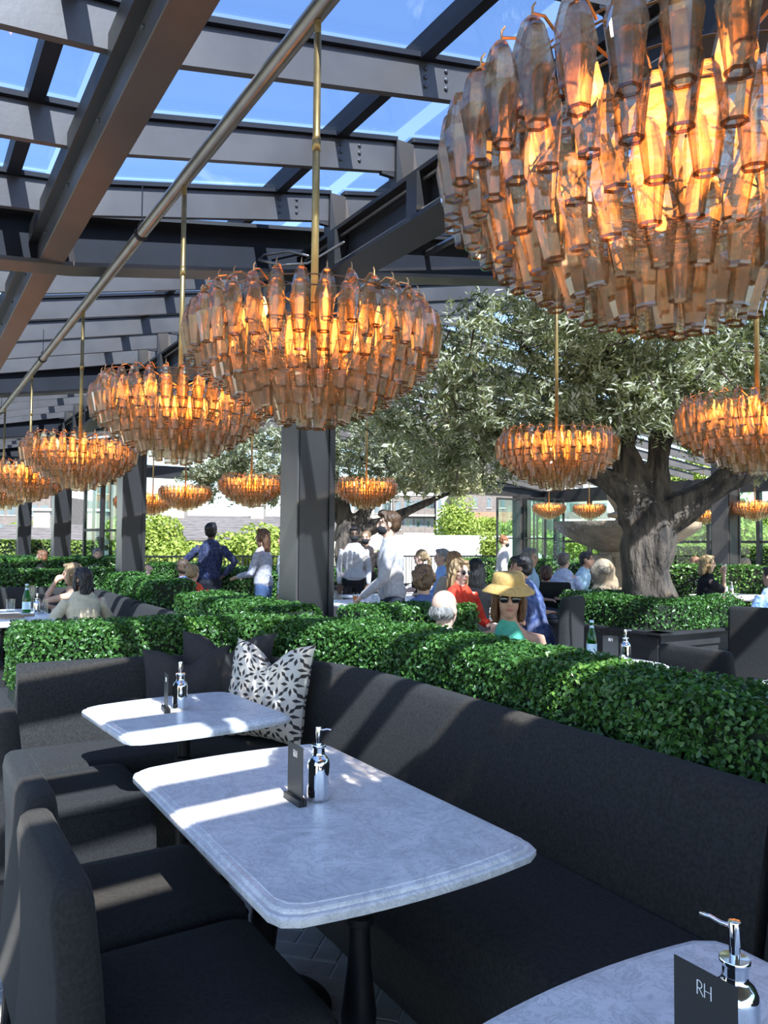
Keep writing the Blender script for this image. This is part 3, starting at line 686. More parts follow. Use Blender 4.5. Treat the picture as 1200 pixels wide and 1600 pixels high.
def olive(label, x, y, zsoil, branches, crown, nleaf, leaf, trunk_r, vox, hole=None):
    """old olive: gnarled trunk that forks into limbs, silvery foliage on sprays of twigs"""
    r = empty('olive_tree', (x, y, zsoil)); tag(r, label, 'tree', 'potted olive trees')
    q = B()
    for pts, rad in branches: 
        P3 = [Vector(p) for p in pts]
        # resample with a little wander so the limbs look grown
        pp, rr = [], []
        for i in range(len(P3)-1):
            for k in range(5):
                t = k/5; p = P3[i].lerp(P3[i+1], t)
                a = rad[i]+(rad[i+1]-rad[i])*t
                pp.append(p+Vector((math.sin(p.z*5+i), math.cos(p.z*4+p.x*3), 0))*a*.16); rr.append(a*(1+.10*math.sin(p.z*9+p.x*7)))
        pp.append(P3[-1]); rr.append(rad[-1])
        big = rad[0] > .16
        q.tube(pp, rr, 22 if big else 12, (1, 0, 0), True, True, 5 if big else 0, .13)
    o = q.build('trunk', MT['bark'], r, True, remesh=vox, relax=2)
    # foliage: sprays round the limb ends and through the crown
    cs = []
    for (c, rad, wgt) in crown:
        k = int(wgt); dd = rng.normal(0, 1, (k, 3)); dd /= np.linalg.norm(dd, axis=1)[:, None]
        cs.append(np.array(c)+dd*(rng.uniform(.25, 1.0, k)**.6)[:, None]*np.array(rad))
    cs = np.concatenate(cs); n = nleaf; i = rng.integers(0, len(cs), n)
    tw = rng.normal(0, 1, (len(cs), 3)); tw[:, 2] -= .25; tw /= np.linalg.norm(tw, axis=1)[:, None]
    s = rng.uniform(-.22, .22, n)
    pos = cs[i]+tw[i]*s[:, None]+rng.normal(0, .032, (n, 3))
    side = rng.normal(0, 1, (n, 3)); 
    tag(new_obj('foliage', leaves_mesh('foliage', pos, side*.6+np.array([0, 0, .5]), leaf, .26, MT['olive'], .5, .15), r), kind='stuff')
    # twigs of the sprays
    qt = B()
    for k in rng.choice(len(cs), min(260, len(cs)), replace=False):
        qt.tube([cs[k]-tw[k]*.34, cs[k], cs[k]+tw[k]*.2], [.011, .007, .004], 4, (1, 0, 0), False, False)
    tag(qt.build('twigs', MT['bark'], r), kind='stuff')
    return r
TX, TY = 2.83, 8.25
olive('big gnarled olive tree growing from the dark planter box', TX, TY, .62, [
    ([(.02, 0, -.05), (.0, 0, .25), (.0, .0, .65), (-.02, 0, 1.0), (-.06, .02, 1.25)], [.36, .29, .245, .25, .27]),
    ([(-.2, -.08, -.05), (-.14, -.05, .25), (-.12, -.03, .7)], [.16, .12, .08]), ([(.22, .02, -.05), (.16, 0, .25), (.1, 0, .7)], [.16, .12, .08]),
    ([(.05, -.2, -.05), (.04, -.16, .3), (.02, -.1, .8)], [.13, .10, .07]),
    ([(-.06, 0, 1.2), (-.28, -.02, 1.45), (-.5, .0, 1.62), (-.95, .1, 1.85), (-1.5, .15, 2.0)], [.19, .15, .115, .075, .04]),
    ([(-.10, 0, 1.2), (-.15, .05, 1.6), (-.22, .1, 2.0), (-.1, .2, 2.6), (-.2, .2, 3.3)], [.19, .16, .13, .09, .04]),
    ([(0, 0, 1.2), (.12, .05, 1.6), (.2, .1, 2.1), (.32, .15, 2.7), (.3, .1, 3.4)], [.17, .13, .11, .08, .04]),
    ([(.06, 0, 1.05), (.38, -.1, 1.32), (.75, -.2, 1.58), (1.2, -.25, 1.78), (1.9, -.3, 2.0)], [.20, .16, .125, .09, .045]),
    ([(-.5, 0, 1.62), (-.75, -.2, 2.0), (-1.2, -.4, 2.5)], [.10, .07, .03]), ([(.2, .1, 2.1), (.6, -.1, 2.5), (1.1, -.3, 3.0)], [.08, .06, .03]),
    ([(-.22, .1, 2.0), (-.7, .0, 2.6), (-1.4, -.2, 3.0)], [.08, .06, .03]), ([(-.95, .1, 1.85), (-1.9, .3, 2.3), (-2.5, .4, 2.6)], [.06, .045, .02]),
], [((-1.35, -.2, 2.7), (1.2, 1.1, .95), 230), ((0, -.3, 3.1), (1.4, 1.2, .8), 300), ((1.4, -.2, 2.75), (1.2, 1.1, .9), 230), ((-2.25, .1, 2.35), (.85, .8, .75), 130),
    ((2.3, -.2, 2.5), (.9, .9, .8), 110), ((-.65, -.35, 2.35), (.9, .8, .5), 120), ((.5, -.2, 2.4), (.75, .8, .45), 70), ((-1.5, .4, 1.95), (1.1, .8, .35), 90), ((1.45, -.35, 2.05), (.8, .7, .4), 80), ((.75, -.75, 2.35), (.7, .5, .5), 70), ((-.15, -.8, 2.45), (.7, .5, .5), 70), ((2.2, -.3, 1.85), (.6, .5, .35), 40), ((-.9, -1.3, 3.2), (.9, .6, .5), 90)],
    100000, .085, .3, .026)
T2X, T2Y = -.72, 15.9
olive('distant olive tree behind the walking waiter', T2X, T2Y, .62, [
    ([(-.05, 0, -.05), (0, 0, .3), (0, 0, .8), (.0, 0, 1.15)], [.40, .32, .26, .26]),
    ([(0, 0, 1.1), (-.15, 0, 1.5), (-.2, 0, 2.0), (-.6, .1, 2.9)], [.2, .17, .14, .05]),
    ([(.05, 0, .95), (.5, -.1, 1.25), (1.2, -.2, 1.55), (2.2, -.2, 2.0)], [.19, .14, .10, .04]),
    ([(.05, 0, 1.15), (.35, 0, 1.6), (.7, 0, 2.0), (1.1, 0, 2.8)], [.17, .13, .11, .04]),
    ([(-.1, 0, 1.3), (-.9, 0, 1.9), (-2.0, 0, 2.2)], [.13, .09, .04]),
], [((-1.6, 0, 2.6), (1.5, 1.3, .75), 190), ((.2, -.2, 3.0), (1.5, 1.3, .8), 190), ((1.6, -.1, 2.6), (1.2, 1.2, .75), 170), ((-2.5, 0, 2.2), (1.0, .9, .5), 90), ((.3, -.3, 2.1), (1.2, .8, .35), 60), ((2.3, 0, 2.3), (.8, .8, .45), 70), ((-1.2, -.6, 2.0), (1.0, .6, .35), 50)],
    46000, .115, .3, .045)

def planter(label, x, y, wdt, zt, nleaf, leaf):
    r = empty('planter_box', (x, y, 0), ANG); tag(r, label, 'planter', 'dark planter boxes'); h = wdt/2
    B().b2(-h+.06, h-.06, -h+.06, h-.06, .0, .10).build('plinth', MT['planter'], r)
    B().b2(-h+.04, h-.04, -h+.04, h-.04, .10, zt-.05, .004).build('body', MT['planter'], r)
    for s in range(4):
        M = Matrix.Rotation(R(90*s), 3, 'Z'); q = B()
        for (x0, x1, z0, z1) in ((-h+.04, -h+.14, .1, zt-.05), (h-.14, h-.04, .1, zt-.05), (-h+.14, h-.14, .1, .20), (-h+.14, h-.14, zt-.15, zt-.05)):
            q.box(tuple(M @ Vector(((x0+x1)/2, -h+.03, (z0+z1)/2))), (x1-x0, .025, z1-z0), M)
        q.build('panel_frame', MT['planter'], r)
    q = B()
    for z0, z1, e in ((zt-.05, zt-.025, .02), (zt-.025, zt, .05)):
        for s in range(4):
            M = Matrix.Rotation(R(90*s), 3, 'Z'); q.box(tuple(M @ Vector((0, -h-e/2+.06, (z0+z1)/2))), (wdt+2*e-.0, .12+e, z1-z0), M)
    q.build('rim', MT['planter'], r)
    B().b2(-h+.07, h-.07, -h+.07, h-.07, zt-.12, zt-.06).build('soil', MT['soil'], r)
    ux, uy = UV(x, y); k = h-.2
    hedge('low boxwood hedge planted round ' + label.split(' holding ')[1], [(ux-k, uy+k), (ux-k, uy), (ux-k, uy-k*.6), (ux-k*.88, uy-k*.88), (ux-k*.6, uy-k), (ux, uy-k), (ux+k*.6, uy-k), (ux+k*.88, uy-k*.88), (ux+k, uy-k*.6), (ux+k, uy), (ux+k, uy+k)], .34, zt-.06, zt+.27, nleaf, leaf, group='planter hedges', soft=.05)
planter('dark panelled planter box holding the big olive tree', TX-.02, TY-.02, 1.55, .70, 16000, .034)
planter('dark planter box holding the distant olive tree', T2X, T2Y, 1.7, .70, 6000, .06)

# ================================================================ BANQUETTES
def banquette(label, u0, v0):
    """charcoal upholstered corner bench: a short leg, a rounded corner and a long run"""
    r = uvroot('banquette_bench', u0, v0); tag(r, label, 'bench', 'charcoal banquettes')
    back = smoothpath([(-4.19, .52), (-4.17, .9), (-4.10, 1.25), (-3.93, 1.55), (-3.66, 1.75), (-3.3, 1.845), (-2.9, 1.865), (-2.3, 1.845), (-1.7, 1.82), (-1.15, 1.80)], .05)
    prof = [(0, .02), (0, .42), (.02, .56), (.060, .74), (.082, .83), (.102, .862), (.125, .872), (.165, .872), (.195, .86), (.205, .83), (.205, .02)]
    i = int(np.argmin(np.abs(back[:, 0]+2.86)+np.where(back[:, 1] < 1.7, 9, 0)))
    B().loops(sweep(back[:i], prof)).build('backrest', MT['fabric'], r, True, angle=50)
    B().loops(sweep(back[i-1:]+np.array([0, .0]), prof)).build('backrest', MT['fabric'], r, True, angle=50)
    far = np.array([(u, 1.80-.0*u) for u in np.linspace(-1.12, 1.9, 30)])
    pr2 = [(o-.025, z-.004) for o, z in prof]; L = sweep(far, pr2)
    # the next section starts with a rounded upholstered edge
    for k, s in ((0, .93), (1, .985)):
        L[k] = [(p[0], p[1]+(1-s)*.25*(1 if p[1] < 1.85 else -.4), p[2]*s+.02*(1-s)) for p in L[k]]
    B().loops(L).build('backrest', MT['fabric'], r, True, angle=50)
    # seat: L-shaped cushion
    def outline(inset, front):
        inner = [(-1.15, 1.31+front), (-3.45, 1.33+front), (-3.66, 1.27+front*.8), (-3.75-front, 1.10), (-3.77-front, .53)]
        out = [(p[0]+.0, p[1]-inset) if p[0] > -3.5 else (p[0]+inset, p[1]) for p in back[::3]]
        if not np.allclose(back[::3][-1], back[-1]): out.append((back[-1][0], back[-1][1]-inset))
        return out+inner
    lo = [(x, y) for x, y in outline(0, 0)]
    q = B().loops([[(x, y, .29) for x, y in outline(0, 0)], [(x, y, .445) for x, y in outline(0, 0)], [(x, y, .468) for x, y in outline(0, .022)], [(x, y, .475) for x, y in outline(0, .06)]])
    q.build('seat', MT['fabric'], r, True, angle=40)
    B().loops([[(x, y, 0) for x, y in outline(0, .10)], [(x, y, .29) for x, y in outline(0, .10)]]).build('base', MT['fabric'], r)
    q = B()
    for k, (z, e) in enumerate(((.29, 0), (.445, 0), (.468, .022), (.475, .06))): pass
    q.loops([[(-1.12, 1.78, z), (1.9, 1.78, z), (1.9, 1.31+e, z), (-1.12, 1.31+e, z)] for z, e in ((.29, 0), (.445, 0), (.468, .022), (.475, .06))])
    q.build('seat', MT['fabric'], r)
    B().b2(-1.12, 1.9, 1.41, 1.78, 0, .29).build('base', MT['fabric'], r)
    return r
bq = banquette('charcoal corner banquette curving round the two front marble tables', 0, 0)
bq2 = copy_tree(bq); x, y = XY(-7.2, .22); bq2.location = (x, y, 0); bq2['label'] = 'charcoal corner banquette where the women sit with the green bottle'
bq3 = copy_tree(bq); x, y = XY(-14.2, .35); bq3.location = (x, y, 0); bq3['label'] = 'charcoal banquette by the auburn haired woman and the grey haired man'

# ================================================================ TABLES
def table_outline(hx, hy, bow, clip=.05):
    pts = []
    for (sx, a0) in ((1, -1), (-1, 1)):
        ys = np.linspace(a0*(hy-clip), -a0*(hy-clip), 15)
        pts += [(sx*(hx+bow*(1-(y/hy)**2)), y) for y in ys]
        pts += [(sx*(hx-clip*.25), -a0*(hy-clip*.28)), (sx*(hx-clip), -a0*hy)]
        pts += [(sx*-1*(hx-clip), -a0*hy), (sx*-1*(hx-clip*.25), -a0*(hy-clip*.28))]
    return pts
PED = [(.215, 0), (.22, .012), (.19, .03), (.12, .05), (.06, .085), (.036, .13), (.034, .18), (.044, .27), (.046, .30), (.041, .34), (.031, .42), (.027, .50), (.027, .525), (.037, .531), (.037, .547), (.027, .553), (.027, .68), (.10, .69), (.10, .712)]
def marble_table(label, u, v, hx, hy, peds, rz=0.0, group='marble topped pedestal tables', bow=.035):
    r = uvroot('marble_table', u, v, 0, rz); tag(r, label, 'table', group)
    L = []
    for z, e in ((.712, .014), (.716, .002), (.722, 0), (.733, 0), (.737, .004), (.738, .012), (.742, .013), (.7455, .016), (.7475, .024), (.748, .028), (.750, .030)):
        L.append([(x, y, z) for x, y in table_outline(hx-e, hy-e, bow)])
    B().loops(L).build('tabletop', MT['marble'], r, True, angle=25)
    for px in peds: B().lathe(PED, (px, 0, 0), 28).build('pedestal', MT['iron'], r, True, angle=40)
    return r
marble_table('long white marble table with one dispenser beside the long banquette', -2.035, 1.03, .59, .365, (-.3, .3))
marble_table('small square marble table in front of the patterned cushion', -3.40, 1.10, .345, .365, (0,), R(4))
marble_table('white marble table whose menu card reads RH in clear white letters', -.37, 1.03, .59, .345, (-.3, .3))
marble_table('marble table crowded with green bottle, glasses and wooden board', -8.55, .94, .8, .42, (-.4, .4))
marble_table('marble table carrying the green bottle beside the planter', -3.515, 3.87, .32, .33, (0,))
marble_table('marble table where the blonde woman drinks', -6.95, 11.0, .75, .55, (-.4, .4))
marble_table('marble table with tumblers and an orange drink', -8.35, 5.05, .7, .45, (0,))
marble_table('marble table in front of the woman in red', -5.30, 3.87, .36, .36, (0,))
marble_table('marble table by the man in light blue shirt at the railing', -9.17, 5.9, .75, .42, (0,))

# ================================================================ SLIPCOVERED CHAIRS
def rrect(hx, y0, y1, r, z, n=5):
    pts = []; hy = (y1-y0)/2; cy_ = (y0+y1)/2
    for cx, cy2, a in ((hx-r, hy-r, 0), (-hx+r, hy-r, 90), (-hx+r, -hy+r, 180), (hx-r, -hy+r, 270)):
        for k in range(n):
            t = R(a+90*k/(n-1)); pts.append((cx+r*math.cos(t), cy_+cy2+r*math.sin(t), z))
    return pts
def make_chair(u, v, label, rz=0.0, zback=.86):
    r = uvroot('slipcovered_chair', u, v, 0, rz); tag(r, label, 'chair', 'charcoal slipcovered chairs')
    B().loops([rrect(.282, -.20, .312, .03, .25), rrect(.281, -.20, .311, .03, .3), rrect(.276, -.20, .305, .035, .43), rrect(.270, -.20, .298, .04, .458), rrect(.252, -.14, .28, .045, .472), rrect(.20, -.1, .23, .05, .478)]).build('seat', MT['fabric_lt'], r, True, angle=60)
    k = zback/.86
    B().loops([rrect(.284, -.298, -.19, .03, .25), rrect(.280, -.29, -.18, .03, .32), rrect(.272, -.28, -.185, .03, .5), rrect(.268, -.285, -.20, .032, .68*k), rrect(.264, -.297, -.216, .035, .82*k), rrect(.255, -.292, -.222, .032, .85*k), rrect(.235, -.282, -.232, .022, .862*k)]).build('backrest', MT['fabric_lt'], r, True, angle=60)
    for sx, sy in ((-1, -1), (1, -1), (-1, 1), (1, 1)):
        yy = -.25 if sy < 0 else .26; B().tube([(sx*.235, yy+sy*.02, 0), (sx*.24, yy, .27)], [.014, .021], 8, (1, 0, 0), False).build('leg', MT['iron'], r)
    loop = rrect(.2765, -.14, .3055, .036, .436); loop.append(loop[0])
    B().tube(loop, [.0028]*len(loop), 5, (0, 0, 1), False, False).build('piping', MT['fabric_lt'], r)
    return r
CH = 'charcoal slipcovered chair '
make_chair(-1.78, .55, CH+'in full shade at the long marble table')
make_chair(-2.37, .58, CH+'half in sun at the long marble table')
make_chair(-3.47, .62, CH+'fully sunlit at the small square table')
make_chair(-.35, .40, CH+'at the table with the RH card')
make_chair(-5.75, .62, CH+'standing beyond the outer end of the cross hedge', R(-8))
make_chair(-3.10, 4.55, CH+'dappled with leaf shadow before the planter', R(0), .86)
make_chair(-4.45, 7.25, CH+'standing beside the planter, behind the man in blue', R(20), .92)
make_chair(*UV(1.40, 6.72), CH+'in which the man in navy print leans forward', R(117.8), 1.06)
make_chair(-7.10, 6.93, CH+'with tall back under the reddish brown hair', R(47.8), 1.05)
make_chair(-7.5, .45, CH+'at the bottle table beside the hedge end', R(10))
make_chair(-8.6, .45, CH+'at the middle of the bottle table')

# ================================================================ CUSHIONS
def cushion(label, loc, rot, size, m, chop, seed):
    rs = np.random.default_rng(seed); n = 30; V = []; UVs = []; F = []
    for side in (1, -1):
        for j in range(n+1):
            for i in range(n+1):
                s, t = -1+2*i/n, -1+2*j/n
                # pinched edges, pulled-out corners
                px = s*(1-.11*(1-t*t)**1.0*0.9*(abs(s)**3)); pz = t*(1-.11*(1-s*s)*(abs(t)**3))
                dip = chop*math.exp(-(s/.34)**2)*max(0, (t+.15)/1.15)**1.6
                pz -= dip
                th = .34*(max(0, (1-s**4))*max(0, (1-t**4)))**.55
                th *= 1-.35*math.exp(-(s/.25)**2)*max(0, t)*(chop > .1)
                wr = .012*math.sin(7*s+3*t+seed)*math.sin(5*t-2*s)
                V.append((px*size/2, -side*(th*size/2+wr*size*(th > .02)), pz*size/2+size/2)); UVs.append(((s+1)/2, (t+1)/2))
        k = 0 if side == 1 else (n+1)**2
        for j in range(n):
            for i in range(n):
                a = k+j*(n+1)+i; f = (a, a+1, a+n+2, a+n+1); F.append(f if side == 1 else f[::-1])
    me = bpy.data.meshes.new('throw_cushion'); me.from_pydata(V, [], F); me.materials.append(m); me.shade_smooth()
    ul = me.uv_layers.new(name='UVMap')
    for l in me.loops: ul.data[l.index].uv = UVs[l.vertex_index]
    o = new_obj('throw_cushion', me, None, loc, rot); tag(o, label, 'cushion')
    return o
x, y = XY(-3.72, 1.60)
cushion('cream cushion printed with dark rosettes, dented at the top', (x, y-.02, .476), (R(-14), 0, R(-30)), .52, MT['print'], .42, 3)
MT['dark_cushion'] = mat('charcoal_brown_linen', (.026, .024, .024), .95, 0, (.034, .031, .03), 60, bump=.3, bscale=300, bdist=.004)
x, y = XY(-4.04, 1.22)
cushion('dark plain cushion in the corner beside the patterned cushion', (x+.10, y+.02, .476), (R(-12), 0, R(22)), .47, MT['dark_cushion'], .30, 5)
x, y = XY(-3.97, 1.50)
cushion('dark plain cushion tucked behind the patterned cushion', (x-.02, y+.03, .476), (R(-10), 0, R(-8)), .54, MT['dark_cushion'], .34, 8)

# ================================================================ TABLE SETTINGS
ZT = .7501
def dispenser(label, u, v, z=ZT, rz=0.0, m='chrome'):
    r = uvroot('soap_dispenser', u, v, z, rz); tag(r, label, 'dispenser', 'chrome pump dispensers')
    B().lathe([(.0295, 0), (.0325, .003), (.033, .008), (.033, .103), (.0315, .112), (.027, .121), (.0205, .127), (.0185, .131), (.018, .136)], seg=32).build('bottle', MT[m], r, True, angle=50)
    c = B().lathe([(.0178, .136), (.0178, .150), (.0205, .151), (.0215, .153), (.0215, .158), (.0205, .1595), (.0, .1598)], seg=32).build('collar', MT[m], r, True, angle=40)
    B().lathe([(.0075, .1595), (.0075, .176), (.0092, .177), (.0092, .209), (.0088, .2105), (0, .2108)], seg=24).build('pump', MT[m], r, True, angle=40)
    B().tube([(0, 0, .203), (-.018, 0, .2035), (-.034, 0, .2085), (-.048, 0, .2085)], [.0032, .003, .0028, .0026], 10, (0, 0, 1), False).build('nozzle', MT[m], r, True)
    return r
def menu_card(label, u, v, z=ZT, rz=0.0):
    r = uvroot('menu_card', u, v, z, rz); tag(r, label, 'card', 'black menu cards in small stands')
    B().b2(-.052, .052, -.013, -.002, 0, .020, .0012).b2(-.052, .052, .002, .013, 0, .020, .0012).b2(-.052, .052, -.002, .002, 0, .006).build('stand', MT['card'], r)
    c = B().b2(-.049, .049, -.0011, .0011, .006, .166).build('card', MT['card'], r)
    # thin white monogram "RH", letters sharing no stem, on the face towards the chairs (-v)
    yb = -.0012; q = B()
    def bar(x0, z0, x1, z1, t=.0011):
        dx, dz = x1-x0, z1-z0; l = math.hypot(dx, dz); nx, nz = -dz/l*t/2, dx/l*t/2
        q.add([(x0-nx, yb, z0-nz), (x1-nx, yb, z1-nz), (x1+nx, yb, z1+nz), (x0+nx, yb, z0+nz), (x0-nx, yb-.0004, z0-nz), (x1-nx, yb-.0004, z1-nz), (x1+nx, yb-.0004, z1+nz), (x0+nx, yb-.0004, z0+nz)],
              [(0, 1, 2, 3), (4, 7, 6, 5), (0, 4, 5, 1), (1, 5, 6, 2), (2, 6, 7, 3), (3, 7, 4, 0)])
    zb, zt = .130, .149; x0 = -.011
    bar(x0, zb, x0, zt, .0013)
    arc = [(x0, zt), (x0+.004, zt), (x0+.0068, zt-.002), (x0+.0075, zt-.005), (x0+.0068, zt-.008), (x0+.004, zt-.010), (x0, zt-.010)]
    for a, c_ in zip(arc[:-1], arc[1:]): bar(*a, *c_)
    bar(x0+.003, zt-.010, x0+.0095, zb)
    bar(x0+.0115, zb, x0+.0115, zt); bar(x0+.0115, (zb+zt)/2, x0+.021, (zb+zt)/2, .0007); bar(x0+.0215, zb, x0+.0215, zt, .0013)
    q.build('monogram', MT['white_print'], c)
    # small plain print lines under the monogram
    return r
dispenser('chrome pump dispenser on the long marble table', -2.035, 1.062, rz=R(200))
menu_card('black menu card beside the dispenser on the long marble table', -2.045, .992)
dispenser('chrome pump dispenser on the small square table', -3.437, 1.089, rz=R(160))
menu_card('black menu card on the small square table', -3.425, 1.022, rz=R(-8))
dispenser('chrome pump dispenser behind the RH menu card', -.685, 1.035, rz=R(20))
menu_card('large black menu card reading RH', -.679, .957)
dispenser('chrome pump dispenser next to the bottle beside the planter', -3.40, 4.0, rz=R(180))
menu_card('black menu card next to the bottle beside the planter', -3.47, 3.94, rz=R(41))
dispenser('dark glass looking dispenser on the women\'s bottle table', -8.63, 1.22)
dispenser('dispenser on the table of the blonde drinking woman', -7.28, 11.02)

def water_bottle(label, u, v, h=.27, z=ZT):
    r = uvroot('water_bottle', u, v, z); tag(r, label, 'bottle', 'green glass water bottles'); k = h/.27
    B().lathe([(p*k, q*k) for p, q in [(.030, 0), (.036, .004), (.0365, .12), (.034, .145), (.024, .185), (.016, .215), (.0135, .235), (.0135, .262), (.0, .262)]], seg=24).build('glass', MT['bottle'], r, True, angle=50)
    B().lathe([(p*k, q*k) for p, q in [(.0372, .03), (.0375, .032), (.0375, .10), (.0372, .102)]], seg=24, cap=False).build('label', MT['label'], r, True)
    B().lathe([(p*k, q*k) for p, q in [(.0165, .215), (.0145, .232)]], seg=20, cap=False).build('neck_label', MT['label'], r, True)
    B().lathe([(p*k, q*k) for p, q in [(.0150, .252), (.0152, .27), (.0, .2705)]], seg=20).build('cap', MT['label'], r, True, angle=40)
    return r
water_bottle('green glass water bottle among the glasses on the women\'s table', -8.84, 1.147, .30)
water_bottle('green glass water bottle beside the planter behind the hedge', -3.65, 3.96, .25)
water_bottle('green glass water bottle in front of the blonde drinking woman', -7.615, 11.346, .30)
def tumbler(label, u, v, h=.13, rad=.035, z=ZT, fill=None, straw=False, group='drinking glasses'):
    r = uvroot('drinking_glass', u, v, z); tag(r, label, 'glass', group)
    B().lathe([(rad*.82, 0), (rad*.85, .004), (rad, h), (rad*.95, h), (rad*.8, .012), (0, .012)], seg=20).build('glass', MT['clear'], r, True, angle=40)
    if fill: B().lathe([(rad*.78, .013), (rad*.88, h*.7), (0, h*.7)], seg=18).build('drink', MT[fill], r, True, angle=40)
    if straw: B().tube([(-.01, 0, .02), (.03, .01, h+.05)], [.003, .003], 6).build('straw', MT['straw'], r)
    return r
tumbler('tall tumbler with a straw on the women\'s table', -8.42, 1.25, .16, .045, straw=True)
tumbler('wide clear tumbler left of the green bottle, half full', -9.05, 1.02, .13, .045)
tumbler('clear glass carafe behind the green bottle', -9.1, 1.22, .27, .04)
for k, (du, dv) in enumerate(((0, 0), (.12, .14), (-.1, .22))): tumbler('clear wine tumbler on the table beside the column', -8.1+du, 4.98+dv, .17, .04, group='clear tumblers beside the column')
tumbler('clear tumbler standing on the hedge side of the table', -8.55, 4.65, .13, .036)
tumbler('tumbler filled with orange drink', -8.35, 4.85, .14, .036, fill='orange')
tumbler('wine glass in front of the woman in red', -5.22, 4.02, .17, .04)
tumbler('stemless glass beside the woman in straw hat', -5.40, 4.08, .14, .04)
tumbler('short tumbler peeping over the hedge by the green bottle', -3.72, 3.75, .09, .04)
tumbler('short tumbler between bottle and straw hat woman', -3.72, 3.64, .09, .04)
bd = uvroot('serving_board', -8.42, .95, ZT); tag(bd, 'round edged wooden board on the women\'s table', 'board')
B().loops([rrect(.20, -.11, .11, .06, 0), rrect(.20, -.11, .11, .06, .016)]).build('plank', MT['wood'], bd); B().loops([rrect(.03, .10, .22, .02, .001), rrect(.03, .10, .22, .02, .015)]).build('handle', MT['wood'], bd)
pl = uvroot('folded_napkin', -8.18, 1.22, ZT); tag(pl, 'folded grey napkin on the women\'s table', 'napkin')
B().b2(-.12, .12, -.07, .07, 0, .012, .004).build('lower_fold', MT['napkin'], pl); B().b2(-.11, .10, -.06, .06, .0121, .024, .004).build('upper_fold', MT['napkin'], pl)
pl = uvroot('folded_napkin', -6.85, 10.6, ZT); tag(pl, 'white napkin and paper on the blonde woman\'s table', 'napkin')
B().b2(-.16, .16, -.1, .1, 0, .012, .004).build('lower_fold', MT['napkin'], pl); B().b2(-.1, .14, -.06, .08, .0121, .03, .004).build('upper_fold', MT['napkin'], pl)

# ================================================================ HANGING RAIL AND CHANDELIERS
RAILV, RAILZ = 1.22, 3.42
RAIL2V, RAIL2Z = 4.1, 4.22
rl = uvroot('hanging_rail', 0, RAILV); tag(rl, 'grey steel tube rail from which the chandeliers hang', 'rail')
B().tube([(1.5, 0, RAILZ), (-22.5, 0, RAILZ)], [.036, .036], 16, (0, 0, 1), False).build('tube', MT['tube'], rl, True, angle=60)
for k in range(6):
    u = -.9-3.9*k
    B().tube([(u, 0, RAILZ+.02), (u, 0, zp(RAILV)+.02)], [.004, .004], 6, (1, 0, 0), False).build('hanger', MT['steel_dk'], rl)
    B().tube([(u-.02, 0, RAILZ), (u+.02, 0, RAILZ)], [.043, .043], 12, (0, 0, 1), False).b2(u-.05, u+.05, -.012, .012, RAILZ+.03, RAILZ+.07).build('clamp', MT['steel_dk'], rl)

r2_ = uvroot('hanging_rail', 0, RAIL2V); tag(r2_, 'grey tube rail above the chandeliers beside the olive trees', 'rail')
B().tube([(-.3, 0, RAIL2Z), (-22.5, 0, RAIL2Z)], [.03, .03], 12, (0, 0, 1), False).build('tube', MT['tube'], r2_, True, angle=60)
for k in range(6): B().tube([(PU[1+4*k], 0, RAIL2Z+.02), (PU[1+4*k], 0, zp(RAIL2V)+.03)], [.006, .006], 6, (1, 0, 0), False).build('hanger', MT['steel_dk'], r2_)
def drop_mesh(L=.158, rmax=.0305, name='glass_drop', n=6):
    prof = [(.005, 0), (.012, -.003), (.0175, -.011), (.0225, -.028), (rmax, -.066), (.0255, -.10), (.0175, -L)]
    q = B()
    # thin-walled faceted vessel, open below
    vs = []; fs = []
    for r_, z in prof: vs += [(r_*math.cos(2*math.pi*(k+.5)/n), r_*math.sin(2*math.pi*(k+.5)/n), z) for k in range(n)]
    for i in range(len(prof)-1):
        for k in range(n): a = i*n+k; b_ = i*n+(k+1) % n; fs.append((a, a+n, b_+n, b_))
    fs.append(tuple(range(n))); q.add(vs, fs); return q
def rim_mesh(L=.158, n=6):
    pts = [(.0175*math.cos(2*math.pi*(k+.5)/n), .0175*math.sin(2*math.pi*(k+.5)/n), -L) for k in range(n)]
    q = B(); ro, ri = 1.09, .94
    vs = [(x*s, y*s, z+dz) for dz in (.0025, -.0025) for s in (ri, ro) for x, y, z in pts]; fs = []
    for k in range(n):
        m = (k+1) % n
        fs += [(k, m, n+m, n+k), (2*n+k, 3*n+k, 3*n+m, 2*n+m), (n+k, n+m, 3*n+m, 3*n+k), (k, 2*n+k, 2*n+m, m)]
    return q.add(vs, fs)
DROP = drop_mesh().mesh('glass_drop', MT['drop']); DROP.materials.append(MT['drop_rim'])
_d = drop_mesh(); _nf = len(_d.f); _r = rim_mesh(); _d.add(_r.v, _r.f)
DROP = _d.mesh('glass_drop', MT['drop']); DROP.materials.append(MT['drop_rim'])
for i, p in enumerate(DROP.polygons):
    if i >= _nf: p.material_index = 1
HOOK = B().tube([(0, 0, -.006), (0, 0, .02), (-.006, 0, .03)], [.0022, .0022, .0018], 5, (0, 1, 0), False).tube([(0, 0, .008), (-.03, 0, .02), (-.075, 0, .004)], [.0028, .0028, .0028], 5, (0, 1, 0), False).lathe([(.009, -.006), (.011, -.002), (.006, .002)], seg=8).mesh('hook', MT['copper'])
TIERS = [(.395, 0, 32, -3), (.432, -.046, 38, 2), (.400, -.092, 36, 5), (.350, -.136, 32, 7), (.290, -.180, 27, 8), (.220, -.222, 20, 9), (.135, -.258, 12, 8), (.045, -.275, 4, 4)]
BULB = B().lathe([(.004, -.02), (.012, -.01), (.014, .005), (.009, .025), (.002, .045)], seg=10).mesh('bulb', MT['bulb'], True)
